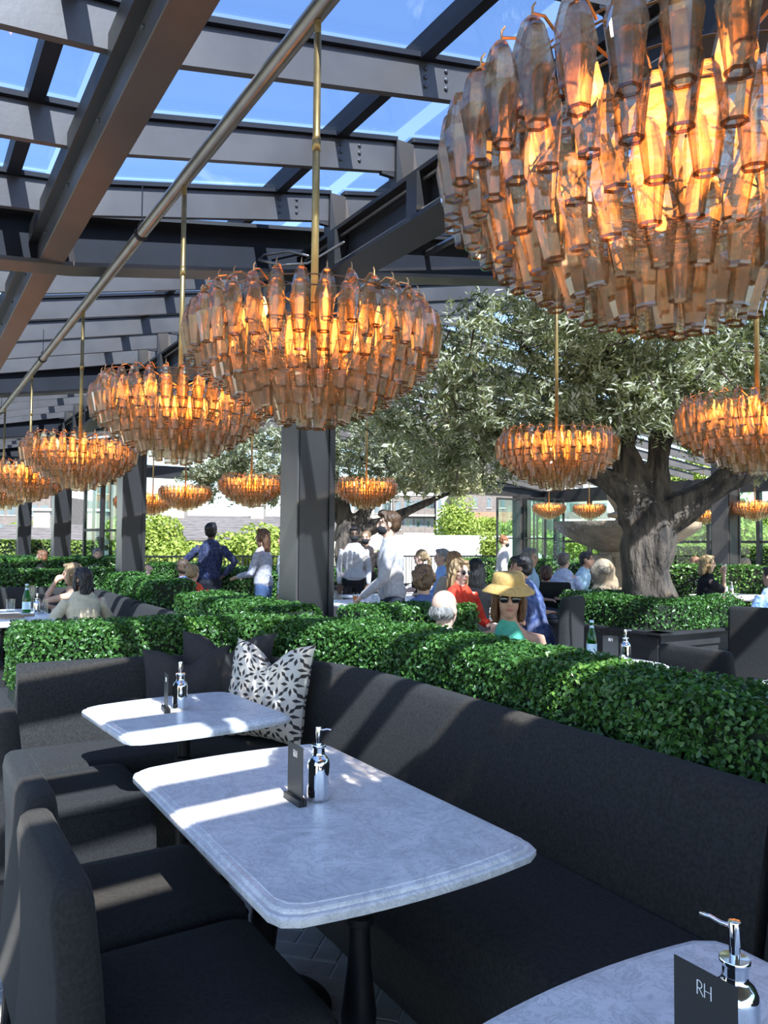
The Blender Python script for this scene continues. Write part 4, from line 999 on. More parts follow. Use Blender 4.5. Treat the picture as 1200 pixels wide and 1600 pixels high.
def chandelier(label, px, d, zb, ztop, detail, group='amber glass chandeliers', power=1.7, hookring=True):
    x = (px-600)/1200*d; y = d; H = .433
    zt = zb+H
    r = empty('chandelier', (x, y, zt)); tag(r, label, 'chandelier', group)
    ph = rng.uniform(0, 6.28)
    if ztop is None:      # hung from a bar laid between two purlins
        cu, cv = UV(x, y); ztop = zp(cv)-.01; a_ = max(p for p in PU if p <= cu); c_ = min(p for p in PU if p > cu)
        p0, p1 = XY(a_, cv), XY(c_, cv)
        B().tube([(p0[0]-x, p0[1]-y, ztop-zt+.005), (p1[0]-x, p1[1]-y, ztop-zt+.005)], [.02, .02], 8, (0, 0, 1), False).build('ceiling_bar', MT['steel'], r)
    # stem and hanger
    st = B().tube([(0, 0, -.22), (0, 0, ztop-zt-.09)], [.0135, .0135], 12, (1, 0, 0), False)
    if detail == 2: st.tube([(0, 0, (ztop-zt)*.52), (0, 0, (ztop-zt)*.52+.05)], [.0155, .0155], 12, (1, 0, 0), False)
    st.build('stem', MT['brass'], r, True)
    B().b2(-.012, .012, -.006, .006, ztop-zt-.10, ztop-zt-.035, .002).tube([(0, 0, ztop-zt-.04), (.008, 0, ztop-zt-.02), (0, 0, ztop-zt+.0)], [.004]*3, 6).build('hanger', MT['brass'], r)
    # brass rings that carry the drops
    q = B()
    for (rad, z, n, _) in (TIERS if detail == 2 else TIERS[:3]):
        ring = [((rad-.07)*math.cos(2*math.pi*k/28), (rad-.07)*math.sin(2*math.pi*k/28), z+.004) for k in range(29)] if rad > .1 else []
        if ring: q.tube(ring, [.0025]*29, 4, (0, 0, 1), False, False)
    for k in range(6):
        a = 2*math.pi*k/6+ph; q.tube([(0, 0, -.03), (.33*math.cos(a), .33*math.sin(a), .004)], [.0035, .0035], 4, (0, 0, 1), False)
        q.tube([(.33*math.cos(a), .33*math.sin(a), .004), (.15*math.cos(a), .15*math.sin(a), -.20), (0, 0, -.24)], [.003]*3, 4, (0, 0, 1), False)
    q.build('ring_frame', MT['copper'], r)
    nb = 8
    for k in range(nb):
        a = 2*math.pi*(k+.3)/nb+ph
        new_obj('bulb', BULB, r, (.27*math.cos(a), .27*math.sin(a), -.085))
    far = B() if detail == 1 else None
    for ti, (rad, z, n, tilt) in enumerate(TIERS):
        if detail == 1: far = B()
        for k in range(n):
            a = 2*math.pi*(k+.5*(ti % 2))/n+ph; jz = rng.uniform(-.004, .004)
            if detail == 2:
                o = new_obj('glass_drop', DROP, r, (rad*math.cos(a), rad*math.sin(a), z+jz), (0, R(tilt)+rng.uniform(-.03, .03), a+rng.uniform(-.12, .12)))
                if ti == 0: new_obj('hook', HOOK, o)
            else:
                M = Matrix.Translation((rad*math.cos(a), rad*math.sin(a), z+jz)) @ Matrix.Rotation(a, 4, 'Z') @ Matrix.Rotation(R(tilt), 4, 'Y')
                far.add([M @ Vector(v) for v in DROPV], DROPF)
        if detail == 1: tag(far.build('glass_drop_tier', MT['drop'], r), kind='stuff')
    ld = bpy.data.lights.new('bulb_light', 'POINT'); ld.energy = power; ld.color = (1.0, .30, .05); ld.shadow_soft_size = .10
    lo = bpy.data.objects.new('bulb_light', ld); COL.objects.link(lo); lo.parent = r; lo.location = (0, 0, -.10)
    return r
DROPV, DROPF = _d.v, _d.f
ZC = 1.905
chandelier('amber glass chandelier, the big one over the RH menu card table', 1065, 1.417, ZC, RAILZ, 2)
chandelier('amber glass chandelier on the rail in front of the thick steel column', 487, 2.69, ZC, RAILZ, 2)
chandelier('amber glass chandelier on the rail, second behind the RH card table\'s one', 278, 3.99, ZC, RAILZ, 2)
chandelier('amber glass chandelier on the rail before the pair of thinner columns', 122, 6.22, ZC, RAILZ, 2)
chandelier('amber glass chandelier further along the rail near the folded doors', 44, 8.65, ZC+.03, RAILZ, 2)
chandelier('amber glass chandelier last but one along the rail by the folded doors', 3, 10.9, ZC+.03, RAILZ, 1)
chandelier('amber glass chandelier hanging before the big olive tree', 870, 5.67, ZC, RAIL2Z, 2)
chandelier('amber glass chandelier hanging among the outer branches of the big olive', 1186, 4.33, ZC, RAIL2Z, 2)
chandelier('small looking amber chandelier above the standing woman', 392, 10.6, ZC+.08, RAIL2Z, 2)
chandelier('amber chandelier half hidden by the thick steel column', 572, 11.0, ZC+.08, None, 2)
chandelier('amber chandelier above the standing man in navy', 289, 13.07, ZC+.12, RAIL2Z, 1)
chandelier('amber chandelier peeping out beside the second steel column', 238, 14.76, ZC+.1, RAIL2Z, 1)
chandelier('amber chandelier touching the second steel column', 212, 15.8, ZC+.1, RAIL2Z, 1)
chandelier('far amber chandelier before the dark folded doors', 858, 20.5, ZC+.28, None, 1)
chandelier('far amber chandelier above the fountain bowl', 921, 21.0, ZC+.3, None, 1)
chandelier('far amber chandelier beside the glazed wall column', 1100, 23.0, ZC+.25, None, 1)
chandelier('amber chandelier in front of the glazed wall beyond the blonde woman', 1180, 16.5, ZC+.15, None, 1)

# ================================================================ FOUNTAIN
fx, fy = 3.78, 12.0
f = empty('fountain', (fx, fy, 0)); tag(f, 'carved stone tier fountain with wide bowl, urn and lion behind the olive trunk', 'fountain')
B().lathe([(.98, 0), (.98, .42), (.93, .46), (.88, .42), (.85, .2), (0, .2)], seg=48).build('basin', MT['stone'], f, True, angle=40)
B().b2(-.28, .28, -.28, .28, .2, 1.42, .03).b2(-.36, .36, -.36, .36, .2, .42, .03).b2(-.33, .33, -.33, .33, 1.32, 1.42, .02).build('pedestal', MT['stone'], f)
B().lathe([(.25, 1.40), (.45, 1.43), (.75, 1.55), (1.0, 1.70), (1.08, 1.77), (1.10, 1.82), (1.10, 1.865), (1.06, 1.87), (1.03, 1.83), (.7, 1.72), (0, 1.66)], seg=56).build('bowl', MT['stone'], f, True, angle=35)
B().lathe([(.22, 1.66), (.24, 1.84), (.17, 1.88), (.15, 1.93), (.27, 1.95), (.28, 2.0), (.17, 2.04), (.19, 2.10), (.27, 2.22), (.29, 2.32), (.25, 2.42), (.14, 2.48), (.10, 2.56), (.0, 2.6)], seg=28).build('urn', MT['stone'], f, True, angle=40)
q = B()   # sitting lion carved at the foot: haunches, chest, forelegs, maned head
q.tube([(-.1, 0, .0), (-.05, 0, .25), (.0, 0, .5)], [.17, .2, .19], 12); q.tube([(-.02, -.13, .42), (0, -.15, .2), (.0, -.17, .02)], [.085, .065, .07], 10); q.tube([(-.20, -.13, .42), (-.2, -.15, .2), (-.2, -.17, .02)], [.085, .065, .07], 10)
q.ell((-.1, -.06, .72), (.21, .19, .24)); q.ell((-.1, -.2, .76), (.12, .1, .13)); q.ell((-.1, -.29, .72), (.07, .07, .06)); q.ell((-.2, -.1, .92), (.05, .04, .05)); q.ell((0, -.1, .92), (.05, .04, .05))
q.tube([(.12, .1, .05), (.14, .02, .2), (.12, 0, .35)], [.12, .14, .1], 10)
q.build('lion', MT['stone'], f, True, loc=(-.42, -.42, .42), remesh=.03, relax=3)
# falling water: strings of drops from the rim
pts = rng.uniform(0, 1, (1500, 3)); ang = np.where(pts[:, 0] < .55, rng.normal(3.35, .10, 1500), rng.uniform(0, 6.28, 1500)); zz = .5+1.33*pts[:, 2]; rr = 1.1+.05*rng.normal(0, 1, 1500)*(1.9-zz)
wm = leaves_mesh('water', np.stack([rr*np.cos(ang), rr*np.sin(ang), zz], 1), np.tile([0, -1, 0], (1500, 1)).astype(float), .022, .8, MT['water'], .6)
tag(new_obj('falling_water', wm, f), kind='stuff')

# ================================================================ PEOPLE
SK1 = (.60, .36, .25); SK2 = (.52, .29, .19); SK3 = (.12, .065, .04); SK4 = (.68, .43, .32)
MT['eye'] = mat('eye_dark', (.03, .02, .018), .2); MT['lip'] = mat('lips', (.42, .14, .12), .45)
MT['lens'] = mat('dark_lens', (.012, .012, .014), .06, .0, spec=.8); MT['straw_hat'] = mat('golden_straw', (.55, .36, .12), .75, 0, (.44, .27, .08), 60, bump=.35, bscale=180, bdist=.003)
MT['mask'] = mat('black_cloth_mask', (.015, .015, .017), .85)
MT['shoe'] = mat('dark_leather', (.03, .025, .022), .45)
def ik(S, T, l1, l2, hint):
    d = T-S; L = min(d.length, (l1+l2)*.985); d = d.normalized() if d.length > 1e-6 else Vector((0, 0, -1)); T = S+d*L
    a = (l1*l1-l2*l2+L*L)/(2*L); h = math.sqrt(max(0, l1*l1-a*a)); p = Vector(hint)-Vector(hint).dot(d)*d; p.normalize()
    return S+d*a+p*h, T
def person(label, px, d, top, face, pose='sit', sk=SK1, shirt=((.6, .6, .6), None), sleeve='long', pants=(.03, .04, .06), hair='short', hcol=(.1, .06, .03), lean=.05, hyaw=0, hpitch=0,
           hl=None, hr=None, extras=(), vox=.013, s=None, girth=1.0, px_off=0.0, hem=True, elbow=None):
    if s is None: s = top/1.735 if pose != 'sit' else .93
    fa = R(face-90); fx_, fy_ = math.cos(R(face)), math.sin(R(face))
    hz = .93*s if pose != 'sit' else max(.44, top-.805*s*math.cos(lean))
    if pose == 'sit': s = (top-hz)/(.805*math.cos(lean))
    hx = (px-600)/1200*d
    off = math.sin(lean)*.74*s
    r = empty('person', (hx-fx_*off, d-fy_*off, 0), fa); tag(r, label, 'person', 'diners and staff')
    cl, sl = math.cos(lean), math.sin(lean)
    def A(h, x=0.0, f=0.0): return Vector((x, sl*h*s+f*cl*s, hz+cl*h*s-f*sl*s))
    g_ = girth
    body = B()
    tor = [(-.06, .150, .108), (.03, .152, .11), (.14, .132*g_, .098*g_), (.24, .142*g_, .104*g_), (.35, .156, .108), (.43, .160, .092), (.475, .130, .075), (.52, .072, .064)]
    tp = [A(h) for h, _, _ in tor]; tr_ = [(a*s, b_*s) for _, a, b_ in tor]
    body.tube(tp, [(a*.95, b_*.95) for a, b_ in tr_], 16)
    NB, HC = A(.50), A(.68)
    MH = Matrix.Rotation(R(hyaw), 3, 'Z') @ Matrix.Rotation(-lean*.0+R(hpitch), 3, 'X')
    def Hd(x, y, z): return HC + MH @ Vector((x*s, y*s, z*s))
    body.tube([NB, A(.565, 0, .005), Hd(0, -.01, -.05)], [.058*s, .052*s, .055*s], 12)
    body.ell(HC+MH @ Vector((0, -.012*s, .035*s)), (.075*s, .094*s, .085*s), 16, 12, MH)
    body.ell(HC+MH @ Vector((0, .026*s, -.03*s)), (.060*s, .066*s, .082*s), 16, 12, MH)
    body.ell(HC+MH @ Vector((0, .058*s, -.088*s)), (.030*s, .026*s, .026*s), 10, 8, MH)
    body.tube([Hd(0, .086, .028), Hd(0, .104, -.004), Hd(0, .106, -.020)], [.010*s, .012*s, .015*s], 8)
    body.ell(Hd(0, .078, .035), (.048*s, .014*s, .012*s), 10, 6, MH)
    for sx in (-1, 1):
        body.ell(Hd(sx*.079, -.008, -.008), (.011*s, .020*s, .032*s), 10, 8, MH)
    # arms
    arms = {}
    l1, l2 = .285*s, .25*s
    for sx, tgt in ((-1, hl), (1, hr)):
        S = A(.430, sx*.178*s, 0)
        if tgt is None:
            tgt = (sx*.20*s, .30*s, hz+.16*s) if pose == 'sit' else (sx*.23*s, .06*s, hz-.09*s)
        hint = (sx*.5, -.7, -.6) if elbow is None else (sx*elbow[0], elbow[1], elbow[2])
        E_, W_ = ik(S, Vector(tgt), l1, l2, hint)
        arms[sx] = (S, E_, W_)
        k = max(1.0, vox/.0085) if vox > .009 else 1.0
        body.tube([A(.435, sx*.10*s), S, S.lerp(E_, .45), E_, E_.lerp(W_, .35), W_], [.052*s, .050*s, .044*s, .037*s, .036*s, .025*s], 12)
        fd = (W_-E_).normalized(); side = fd.cross(Vector((0, 0, 1)))
        side = side.normalized() if side.length > .1 else Vector((1, 0, 0)); nrm = side.cross(fd).normalized()
        pe = W_+fd*.085*s
        body.tube([W_, W_+fd*.04*s, pe], [(.022*s, .020*s), (.036*s, .016*s), (.038*s, .013*s)], 12, side)
        for fi, (o, ln) in enumerate(((-.030, .062), (-.010, .074), (.010, .070), (.029, .054))):
            b0 = pe+side*o*s-fd*.01*s; k1 = b0+fd*ln*.5*s-nrm*.006*s; k2 = k1+(fd*.75-nrm*.7)*ln*.5*s
            body.tube([b0, k1, k2], [.0095*s*k, .009*s*k, .0075*s*k], 8)
        tb = W_+fd*.03*s-side*.026*s*sx; body.tube([tb, tb+(fd*.6-side*sx*.8)*.035*s-nrm*.008*s, tb+(fd*.9-side*sx*.45)*.065*s-nrm*.018*s], [.013*s*k, .011*s*k, .008*s*k], 8)
    # legs
    legs = {}
    for sx in (-1, 1):
        H0 = Vector((sx*.088*s, -.005, hz-.03*s))
        if pose == 'sit': K = Vector((sx*.12*s, .42*s, max(hz-.03, .40))); An = Vector((sx*.12*s, .40*s, .085))
        elif pose == 'walk':
            st = .20 if sx == 1 else -.24; K = Vector((sx*.09*s, (.16 if sx == 1 else -.02)*s, hz*.53)); An = Vector((sx*.08*s, st*s, .085 if sx == 1 else .12))
        else: K = Vector((sx*.095*s, .015, hz*.53)); An = Vector((sx*.10*s, -.02, .085))
        legs[sx] = (H0, K, An)
        body.tube([H0, H0.lerp(K, .5), K, K.lerp(An, .3), An], [.082*s, .07*s, .052*s, .053*s, .036*s], 12)
        body.tube([An-Vector((0, .02, .03)), An+Vector((0, .07*s, -.05)), An+Vector((0, .15*s, -.06))], [(.034, .034), (.038, .026), (.03, .016)], 10)
    body.build('body', skin(sk), r, True, remesh=vox, relax=3)
    # clothes
    c1, c2 = shirt; m = cloth(tuple(c1), tuple(c2) if c2 else None, 26)
    sh = B(); inf = 1.10
    tt = tor[:7] if hem else tor[1:7]
    if sleeve == 'halter': tt = [t for t in tor if t[0] < .40]
    pts = [A(h) for h, _, _ in tt]
    if pose != 'sit': tt = [(.02, .158, .115)]+tor[2:7]; pts = [A(h) for h, _, _ in tt]
    elif hem: pts[0] = A(-.09)
    sh.tube(pts, [(a*s*inf+.006, b_*s*inf+.010) for _, a, b_ in tt], 18)
    if sleeve == 'halter':
        sh.tube([A(.36, 0, .04), A(.45, 0, .055), A(.52, 0, .035)], [(.135*s, .075*s), (.095*s, .055*s), (.066*s, .045*s)], 14)
    else:
        sh.tube([A(.50), A(.535)], [(.075*s, .068*s), (.064*s, .06*s)], 14)
        for sx in (-1, 1):
            S, E_, W_ = arms[sx]
            if sleeve == 'long': sh.tube([A(.43, sx*.10*s), S, S.lerp(E_, .5), E_, E_.lerp(W_, .4), E_.lerp(W_, .93)], [.062*s, .060*s, .058*s, .052*s, .048*s, .038*s], 14)
            elif sleeve == 'short': sh.tube([A(.43, sx*.10*s), S, S.lerp(E_, .4), S.lerp(E_, .75)], [.062*s, .062*s, .062*s, .058*s], 14)
    sh.build('shirt', m, r, True, remesh=vox, relax=2)
    if sleeve == 'long' and pose != 'sit':
        q = B(); q.tube([A(.515, 0, .012), A(.55, 0, .006)], [(.070*s, .067*s), (.064*s, .060*s)], 14, (1, 0, 0), False, False); q.build('collar', m, r, True)
    tr = B(); pm = cloth(tuple(pants))
    tr.tube([A(-.08), A(.02)], [(.16*s, .12*s), (.15*s, .112*s)], 16)
    for sx in (-1, 1):
        H0, K, An = legs[sx]; tr.tube([H0, H0.lerp(K, .5), K, K.lerp(An, .4), An+Vector((0, 0, .03))], [.095*s, .085*s, .066*s, .062*s, .052*s], 12)
    tr.build('trousers', pm, r, True, remesh=max(vox, .012), relax=2)
    for sx in (-1, 1):
        An = legs[sx][2]; q = B().tube([An+Vector((0, -.03, -.045)), An+Vector((0, .06*s, -.05)), An+Vector((0, .17*s, -.062))], [(.042, .038), (.046, .034), (.034, .022)], 12); q.build('shoe', MT['shoe'], r, True)
    # face details
    for sx in (-1, 1):
        B().ell(Hd(sx*.030, .079, .006), (.012*s, .008*s, .006*s), 10, 6, MH).build('eye', MT['eye'], r, True)
        B().tube([Hd(sx*.014, .093, .026), Hd(sx*.030, .090, .030), Hd(sx*.046, .080, .025)], [.003*s, .004*s, .003*s], 6).build('eyebrow', hairm(tuple(hcol)), r, True)
    B().ell(Hd(0, .091, -.056), (.022*s, .008*s, .0075*s), 12, 6, MH).build('mouth', MT['lip'], r, True)
    # hair
    hm = hairm(tuple(hcol)); hb = B()
    def cap(k=1.0, y=-.024, z=.046): hb.ell(Hd(0, y, z), (.086*s*k, .099*s*k, .088*s*k), 18, 12, MH)
    if hair in ('short', 'quiff', 'bun', 'pony', 'long', 'bob', 'curly'): cap()
    if hair in ('short', 'quiff', 'curly'):
        hb.ell(Hd(0, -.052, .0), (.080*s, .066*s, .075*s), 14, 10, MH)
        hb.ell(Hd(0, .045, .098), (.062*s, .045*s, .026*s), 12, 8, MH)
    if hair == 'quiff': hb.ell(Hd(0, .055, .105), (.06*s, .05*s, .036*s), 12, 8, MH)
    if hair == 'curly':
        for k in range(22):
            a = rng.uniform(0, 6.28); e = rng.uniform(-.2, 1.4); hb.ell(Hd(.085*math.cos(a)*math.cos(e), -.035+.10*math.sin(a)*math.cos(e)*.85, .03+.10*math.sin(e)), (.026*s,)*3, 8, 6)
    if hair == 'bald':
        hb.ell(Hd(0, -.040, -.022), (.083*s, .078*s, .048*s), 16, 10, MH); hb.ell(Hd(0, -.056, -.006), (.076*s, .056*s, .048*s), 14, 8, MH)
    if hair in ('long', 'bob'):
        n_ = -.29 if hair == 'long' else -.15
        hb.tube([Hd(0, -.05, .06), Hd(0, -.068, -.06), Hd(0, -.075, -.15), Hd(0, -.07, n_)], [(.088*s, .06*s), (.095*s, .05*s), (.09*s, .042*s), (.068*s, .028*s)], 14, tuple(MH @ Vector((1, 0, 0))))
        for sx in (-1, 1): hb.tube([Hd(sx*.066, .012, .07), Hd(sx*.084, .015, -.02), Hd(sx*.086, .005, -.10), Hd(sx*.080, .0, n_*.85)], [.026*s, .024*s, .026*s, .018*s], 10)
        hb.ell(Hd(0, .03, .105), (.068*s, .055*s, .022*s), 12, 8, MH)
    if hair == 'bun': hb.ell(Hd(0, -.075, .10), (.042*s, .042*s, .04*s), 12, 8, MH); hb.ell(Hd(0, -.055, 0), (.078*s, .06*s, .06*s), 12, 8, MH)
    if hair == 'pony': hb.ell(Hd(0, -.055, 0), (.080*s, .06*s, .065*s), 12, 8, MH); hb.tube([Hd(0, -.11, .03), Hd(0, -.15, -.02), Hd(0, -.15, -.13), Hd(0, -.13, -.21)], [.028*s, .035*s, .03*s, .012*s], 10)
    hb.build('hair', hm, r, True, remesh=min(vox, .011), relax=1)
    if 'mask' in extras:
        B().ell(Hd(0, .046, -.050), (.063*s, .068*s, .054*s), 16, 12, MH).build('face_mask', MT['mask'], r, True)
        for sx in (-1, 1): B().tube([Hd(sx*.058, .055, -.03), Hd(sx*.083, -.004, -.002)], [.003, .003], 5).build('mask_strap', MT['mask'], r)
    if 'shades' in extras:
        q = B()
        for sx in (-1, 1):
            q2 = B().ell(Hd(sx*.033, .096, .006), (.028*s, .008*s, .022*s), 16, 8, MH); q2.build('lens', MT['lens'], r, True)
            q.tube([Hd(sx*.062, .088, .014), Hd(sx*.083, -.01, .006)], [.003, .003], 6)
        q.tube([Hd(-.008, .102, .010), Hd(.008, .102, .010)], [.003, .003], 6); q.build('sunglasses_frame', MT['lens'], r, True)
    if 'hat' in extras:
        q = B(); n = 40; L = []
        for rad, z in ((.088, .080), (.092, .079), (.12, .067), (.157, .036), (.160, .036), (.159, .042), (.122, .075), (.098, .090), (.098, .112), (.095, .136), (.088, .152), (.072, .160), (.04, .164), (.01, .164)):
            L.append([Hd(rad*math.cos(2*math.pi*k/n)*(1.0), rad*1.06*math.sin(2*math.pi*k/n)-.012, z+.010*math.sin(2*(2*math.pi*k/n)+.6)*(rad/.188)**2) for k in range(n)])
        h = q.loops(L, True).build('straw_hat', MT['straw_hat'], r, True)
        L = [[Hd(rad*math.cos(2*math.pi*k/n), rad*1.06*math.sin(2*math.pi*k/n)-.012, z) for k in range(n)] for rad, z in ((.1005, .091), (.1005, .112))]
        B().loops(L, False).build('hat_band', MT['straw_hat'], h, True)
    if 'glass' in extras:
        S, E_, W_ = arms[1]; fd = (W_-E_).normalized(); c = W_+fd*.10*s
        q = B(); q.lathe([(.026, -.06), (.028, -.055), (.034, .05), (.032, .05), (.024, -.05)], tuple(c), 16); gq = q.build('held_glass', MT['clear'], r, True)
    return r
WHITE = ((.50, .49, .495), (.40, .39, .41))
# --- staff and standing guests
person('waiter in white shirt and black mask walking past the column', 607, 7.8, 1.83, 180, 'walk', SK4, WHITE, 'long', (.03, .035, .05), 'quiff', (.10, .05, .022), .06, 0, 0, hl=(-.20, .30, .98), hr=(.24, .02, .90), extras=('mask',), vox=.0085)
person('standing man in navy shirt with both hands on his hips', 331, 11.6, 1.80, 84, 'stand', SK3, ((.012, .016, .05), (.05, .06, .11)), 'long', (.02, .022, .03), 'short', (.012, .010, .009), .08, 0, 14, hl=(-.22, .02, 1.02), hr=(.22, .02, 1.02), girth=1.12, vox=.011, elbow=(1.0, -.25, -.1))
person('standing woman with long brown hair in pale striped blouse', 410, 11.0, 1.70, 165, 'stand', SK1, ((.46, .44, .46), (.28, .28, .34)), 'long', (.06, .10, .20), 'long', (.13, .06, .03), .04, 0, 0, hl=(-.16, .32, 1.02), hr=(.16, .30, 1.02), vox=.012)
person('standing person in white with dark jacket beside the steel column', 446, 10.4, 1.66, 200, 'stand', SK2, ((.66, .66, .68), None), 'long', (.02, .02, .024), 'short', (.03, .02, .018), .05, vox=.014)
person('masked staff member in white shirt beside the distant olive trunk', 554, 12.4, 1.77, 275, 'stand', SK3, WHITE, 'long', (.02, .02, .022), 'short', (.015, .012, .01), .03, extras=('mask',), vox=.013)
person('masked staff woman in dark wrap top beside the distant olive', 572, 12.8, 1.72, 260, 'stand', SK1, ((.045, .035, .032), None), 'short', (.02, .02, .022), 'bun', (.25, .15, .07), .03, extras=('mask',), vox=.013)
person('waitress with red bun in white shirt and mask by the green door', 789, 15.6, 1.69, 0, 'stand', SK4, WHITE, 'long', (.03, .05, .10), 'bun', (.22, .09, .04), .10, 0, -12, extras=('mask',), vox=.014)
# --- table right behind the hedge
person('woman in golden straw hat, sunglasses and teal halter top', 795, 4.35, 1.315, 262, 'sit', SK2, ((.10, .40, .27), (.07, .32, .21)), 'halter', (.2, .2, .2), 'bob', (.17, .08, .035), .05, 4, -4, hl=(-.12, .34, .80), hr=(.18, .34, .80), extras=('shades', 'hat'), vox=.0075)
person('balding man with grey fringe seen from behind', 697, 4.55, 1.235, 62, 'sit', SK4, ((.55, .56, .58), None), 'short', (.1, .1, .12), 'bald', (.30, .29, .27), .12, -8, 0, vox=.008)
person('person with tousled brown hair and thinning crown', 663, 5.95, 1.33, 78, 'sit', SK1, ((.10, .14, .28), None), 'short', (.1, .1, .12), 'curly', (.22, .13, .07), .1, 0, 0, vox=.009)
person('blonde woman in bright red top and dark sunglasses', 720, 7.2, 1.365, 300, 'sit', SK4, ((.62, .035, .02), (.70, .08, .04)), 'long', (.05, .05, .06), 'long', (.42, .27, .13), .10, 6, -10, extras=('shades',), vox=.0095)
person('black haired person in black seen from behind', 744, 8.2, 1.35, 85, 'sit', SK1, ((.012, .012, .014), None), 'long', (.02, .02, .02), 'long', (.012, .010, .010), .06, vox=.012)
person('fair woman in black top before the railing', 657, 11.5, 1.42, 165, 'sit', SK4, ((.02, .02, .024), None), 'short', (.03, .03, .04), 'pony', (.36, .24, .12), .03, vox=.013)
person('grey haired man in light blue shirt by the railing', 690, 10.2, 1.44, 190, 'sit', SK1, ((.22, .36, .62), (.28, .42, .68)), 'long', (.04, .05, .08), 'short', (.32, .30, .28), .06, vox=.013)
person('ginger blonde woman behind the woman in red', 709, 9.6, 1.415, 120, 'sit', SK4, ((.35, .30, .25), None), 'short', (.05, .05, .06), 'long', (.42, .22, .09), .06, vox=.013)
person('dark haired man in navy patterned shirt leaning forward', 811, 6.9, 1.40, 150, 'sit', SK2, ((.04, .06, .16), (.14, .18, .32)), 'short', (.05, .05, .06), 'short', (.014, .011, .010), .28, 12, -6, vox=.0095)
person('grey haired man in pale blue shirt facing the fountain', 829, 9.4, 1.46, 330, 'sit', SK1, ((.40, .55, .70), (.30, .44, .60)), 'short', (.05, .06, .1), 'short', (.26, .24, .22), .05, vox=.012)
person('man with cropped hair in sky blue shirt behind the navy shirt', 818, 8.4, 1.38, 20, 'sit', SK1, ((.34, .55, .72), None), 'short', (.05, .06, .1), 'short', (.16, .11, .07), .12, vox=.012)
person('man in white and blue floral shirt leaning by the fountain', 882, 10.6, 1.40, 60, 'sit', SK1, ((.56, .58, .68), (.34, .38, .56)), 'long', (.02, .03, .06), 'short', (.15, .12, .10), .18, -20, 0, girth=1.15, vox=.012)
person('dark haired person in light blue behind the falling water', 919, 10.9, 1.41, 330, 'sit', SK2, ((.38, .54, .66), None), 'long', (.03, .04, .06), 'short', (.02, .016, .015), .25, vox=.014)
person('person with reddish brown hair sunk low behind the tall dark chair', 853, 9.8, 1.24, 80, 'sit', SK2, ((.05, .05, .06), None), 'short', (.03, .03, .04), 'short', (.12, .05, .035), .1, vox=.014)
# --- booth with the green bottle
person('woman with long dark hair in cream short sleeved top', 130, 7.7, 1.235, 128, 'sit', SK1, ((.62, .54, .38), (.56, .48, .33)), 'short', (.04, .05, .08), 'long', (.022, .016, .016), .22, 30, 0, hl=(-.22, .30, .78), hr=(.2, .34, .78), vox=.0095)
person('blonde woman resting her chin on her hand at the bottle table', 113, 8.35, 1.26, 186, 'sit', SK1, ((.40, .26, .18), None), 'none', (.05, .05, .06), 'bob', (.34, .23, .12), .16, 0, -5, hl=(-.05, .26, 1.05), hr=(.16, .40, .79), vox=.0095)
person('fair haired girl in red top seen through the gap of the hedges', 303, 8.7, 1.25, 100, 'sit', SK4, ((.70, .06, .03), (.76, .12, .05)), 'short', (.06, .06, .08), 'bun', (.40, .27, .14), .1, -20, 0, s=.85, vox=.0105)
person('brown haired person reaching a bare arm past the girl in red', 287, 9.9, 1.28, 110, 'sit', SK1, ((.08, .12, .28), None), 'short', (.05, .05, .06), 'short', (.10, .06, .035), .1, 0, 0, hl=(-.42, .12, 1.12), vox=.012)
person('auburn haired woman beyond the rear hedges', 66, 14.6, 1.32, 180, 'sit', SK4, ((.3, .2, .2), None), 'short', (.05, .05, .06), 'bob', (.24, .10, .045), .05, vox=.014)
person('grey haired man between the folded doors and the column', 153, 15.2, 1.36, 330, 'sit', SK1, ((.5, .52, .54), None), 'long', (.05, .05, .06), 'short', (.20, .19, .19), .05, -20, 0, vox=.014)
person('person half hidden behind the second steel column', 211, 14.2, 1.25, 100, 'sit', SK1, ((.3, .3, .34), None), 'short', (.05, .05, .06), 'bald', (.16, .10, .08), .05, vox=.014)
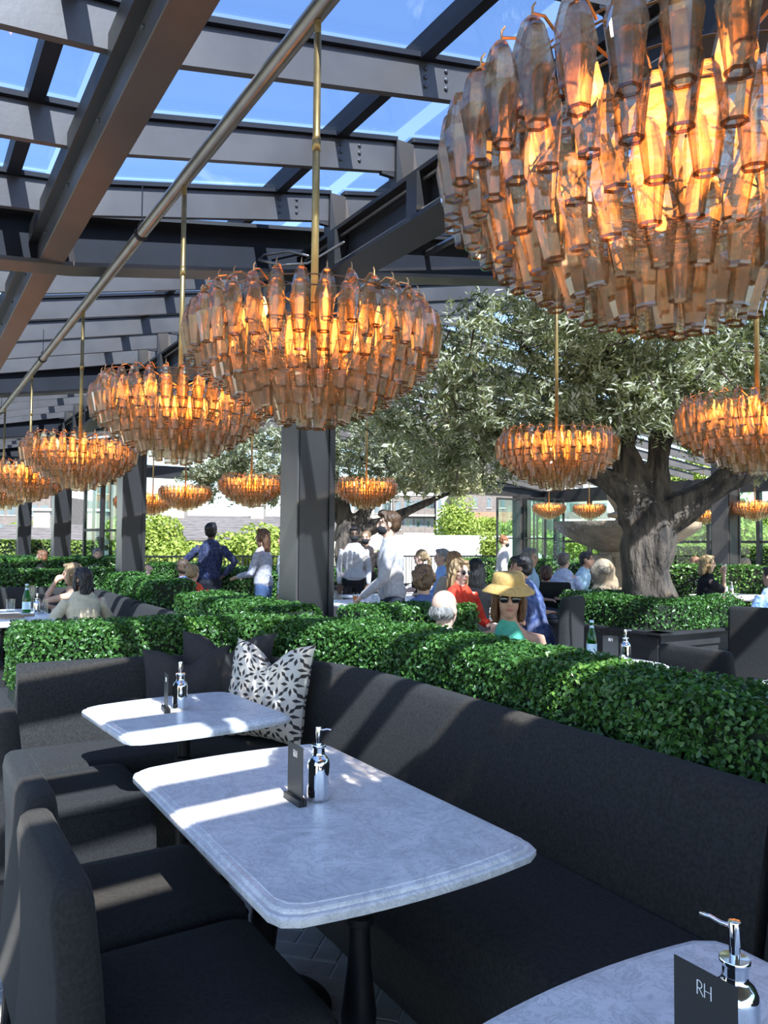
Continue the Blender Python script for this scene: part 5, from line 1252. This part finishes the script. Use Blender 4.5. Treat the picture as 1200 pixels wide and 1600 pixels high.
# --- beside the glazed wall
person('blonde woman in black top raising a glass to her mouth', 1106, 10.3, 1.385, 355, 'sit', SK1, ((.016, .016, .020), None), 'short', (.03, .03, .04), 'bob', (.48, .34, .17), .06, 0, -4, hr=(.02, .24, 1.13), hl=(-.16, .36, .80), extras=('glass',), vox=.0105)
person('man in blue and white print shirt with his back turned', 1203, 8.5, 1.285, 100, 'sit', SK1, ((.10, .20, .42), (.40, .50, .66)), 'short', (.25, .27, .32), 'short', (.04, .03, .025), .14, 20, 0, girth=1.25, vox=.0105)
person('person with reddish hair behind the hedge by the glazed wall', 1086, 15.5, 1.30, 90, 'sit', SK4, ((.3, .25, .25), None), 'short', (.05, .05, .06), 'bob', (.28, .14, .08), .05, vox=.016)
person('fair haired person behind the hedge by the white wall', 1164, 15.0, 1.28, 90, 'sit', SK4, ((.4, .38, .36), None), 'short', (.05, .05, .06), 'bob', (.48, .36, .22), .05, vox=.016)

# ---------------------------------------------------------------- bake the blended bodies and trunks
bpy.context.view_layer.update()
dg = bpy.context.evaluated_depsgraph_get()
baked = []
for o in DEFER:
    me = bpy.data.meshes.new_from_object(o.evaluated_get(dg)); baked.append((o, me))
for o, me in baked:
    mt = o.data.materials[0]; o.modifiers.clear(); o.data = me
    if not len(me.materials): me.materials.append(mt)
    if o.name.startswith(('hair', 'shirt', 'trousers')):      # locks of hair, creases of cloth
        n = len(me.vertices); co = np.empty(n*3, np.float32); no_ = np.empty(n*3, np.float32)
        me.vertices.foreach_get('co', co); me.vertices.foreach_get('normal', no_); co = co.reshape(-1, 3); no_ = no_.reshape(-1, 3)
        if o.name.startswith('hair'):
            a = np.arctan2(co[:, 1]+.02, co[:, 0]); d_ = .0045*np.sin(a*17+co[:, 2]*30+2*np.sin(co[:, 2]*25))+.003*np.sin(a*31-co[:, 2]*45)
        else: d_ = .0055*np.sin(co[:, 2]*34+co[:, 0]*26+2.2*np.sin(co[:, 1]*21+co[:, 2]*13))*np.clip(np.sin(co[:, 0]*9+co[:, 2]*7)+.6, 0, 1)
        co = co+no_*d_[:, None]; me.vertices.foreach_set('co', co.reshape(-1).astype(np.float32)); me.update()
    me.shade_smooth()
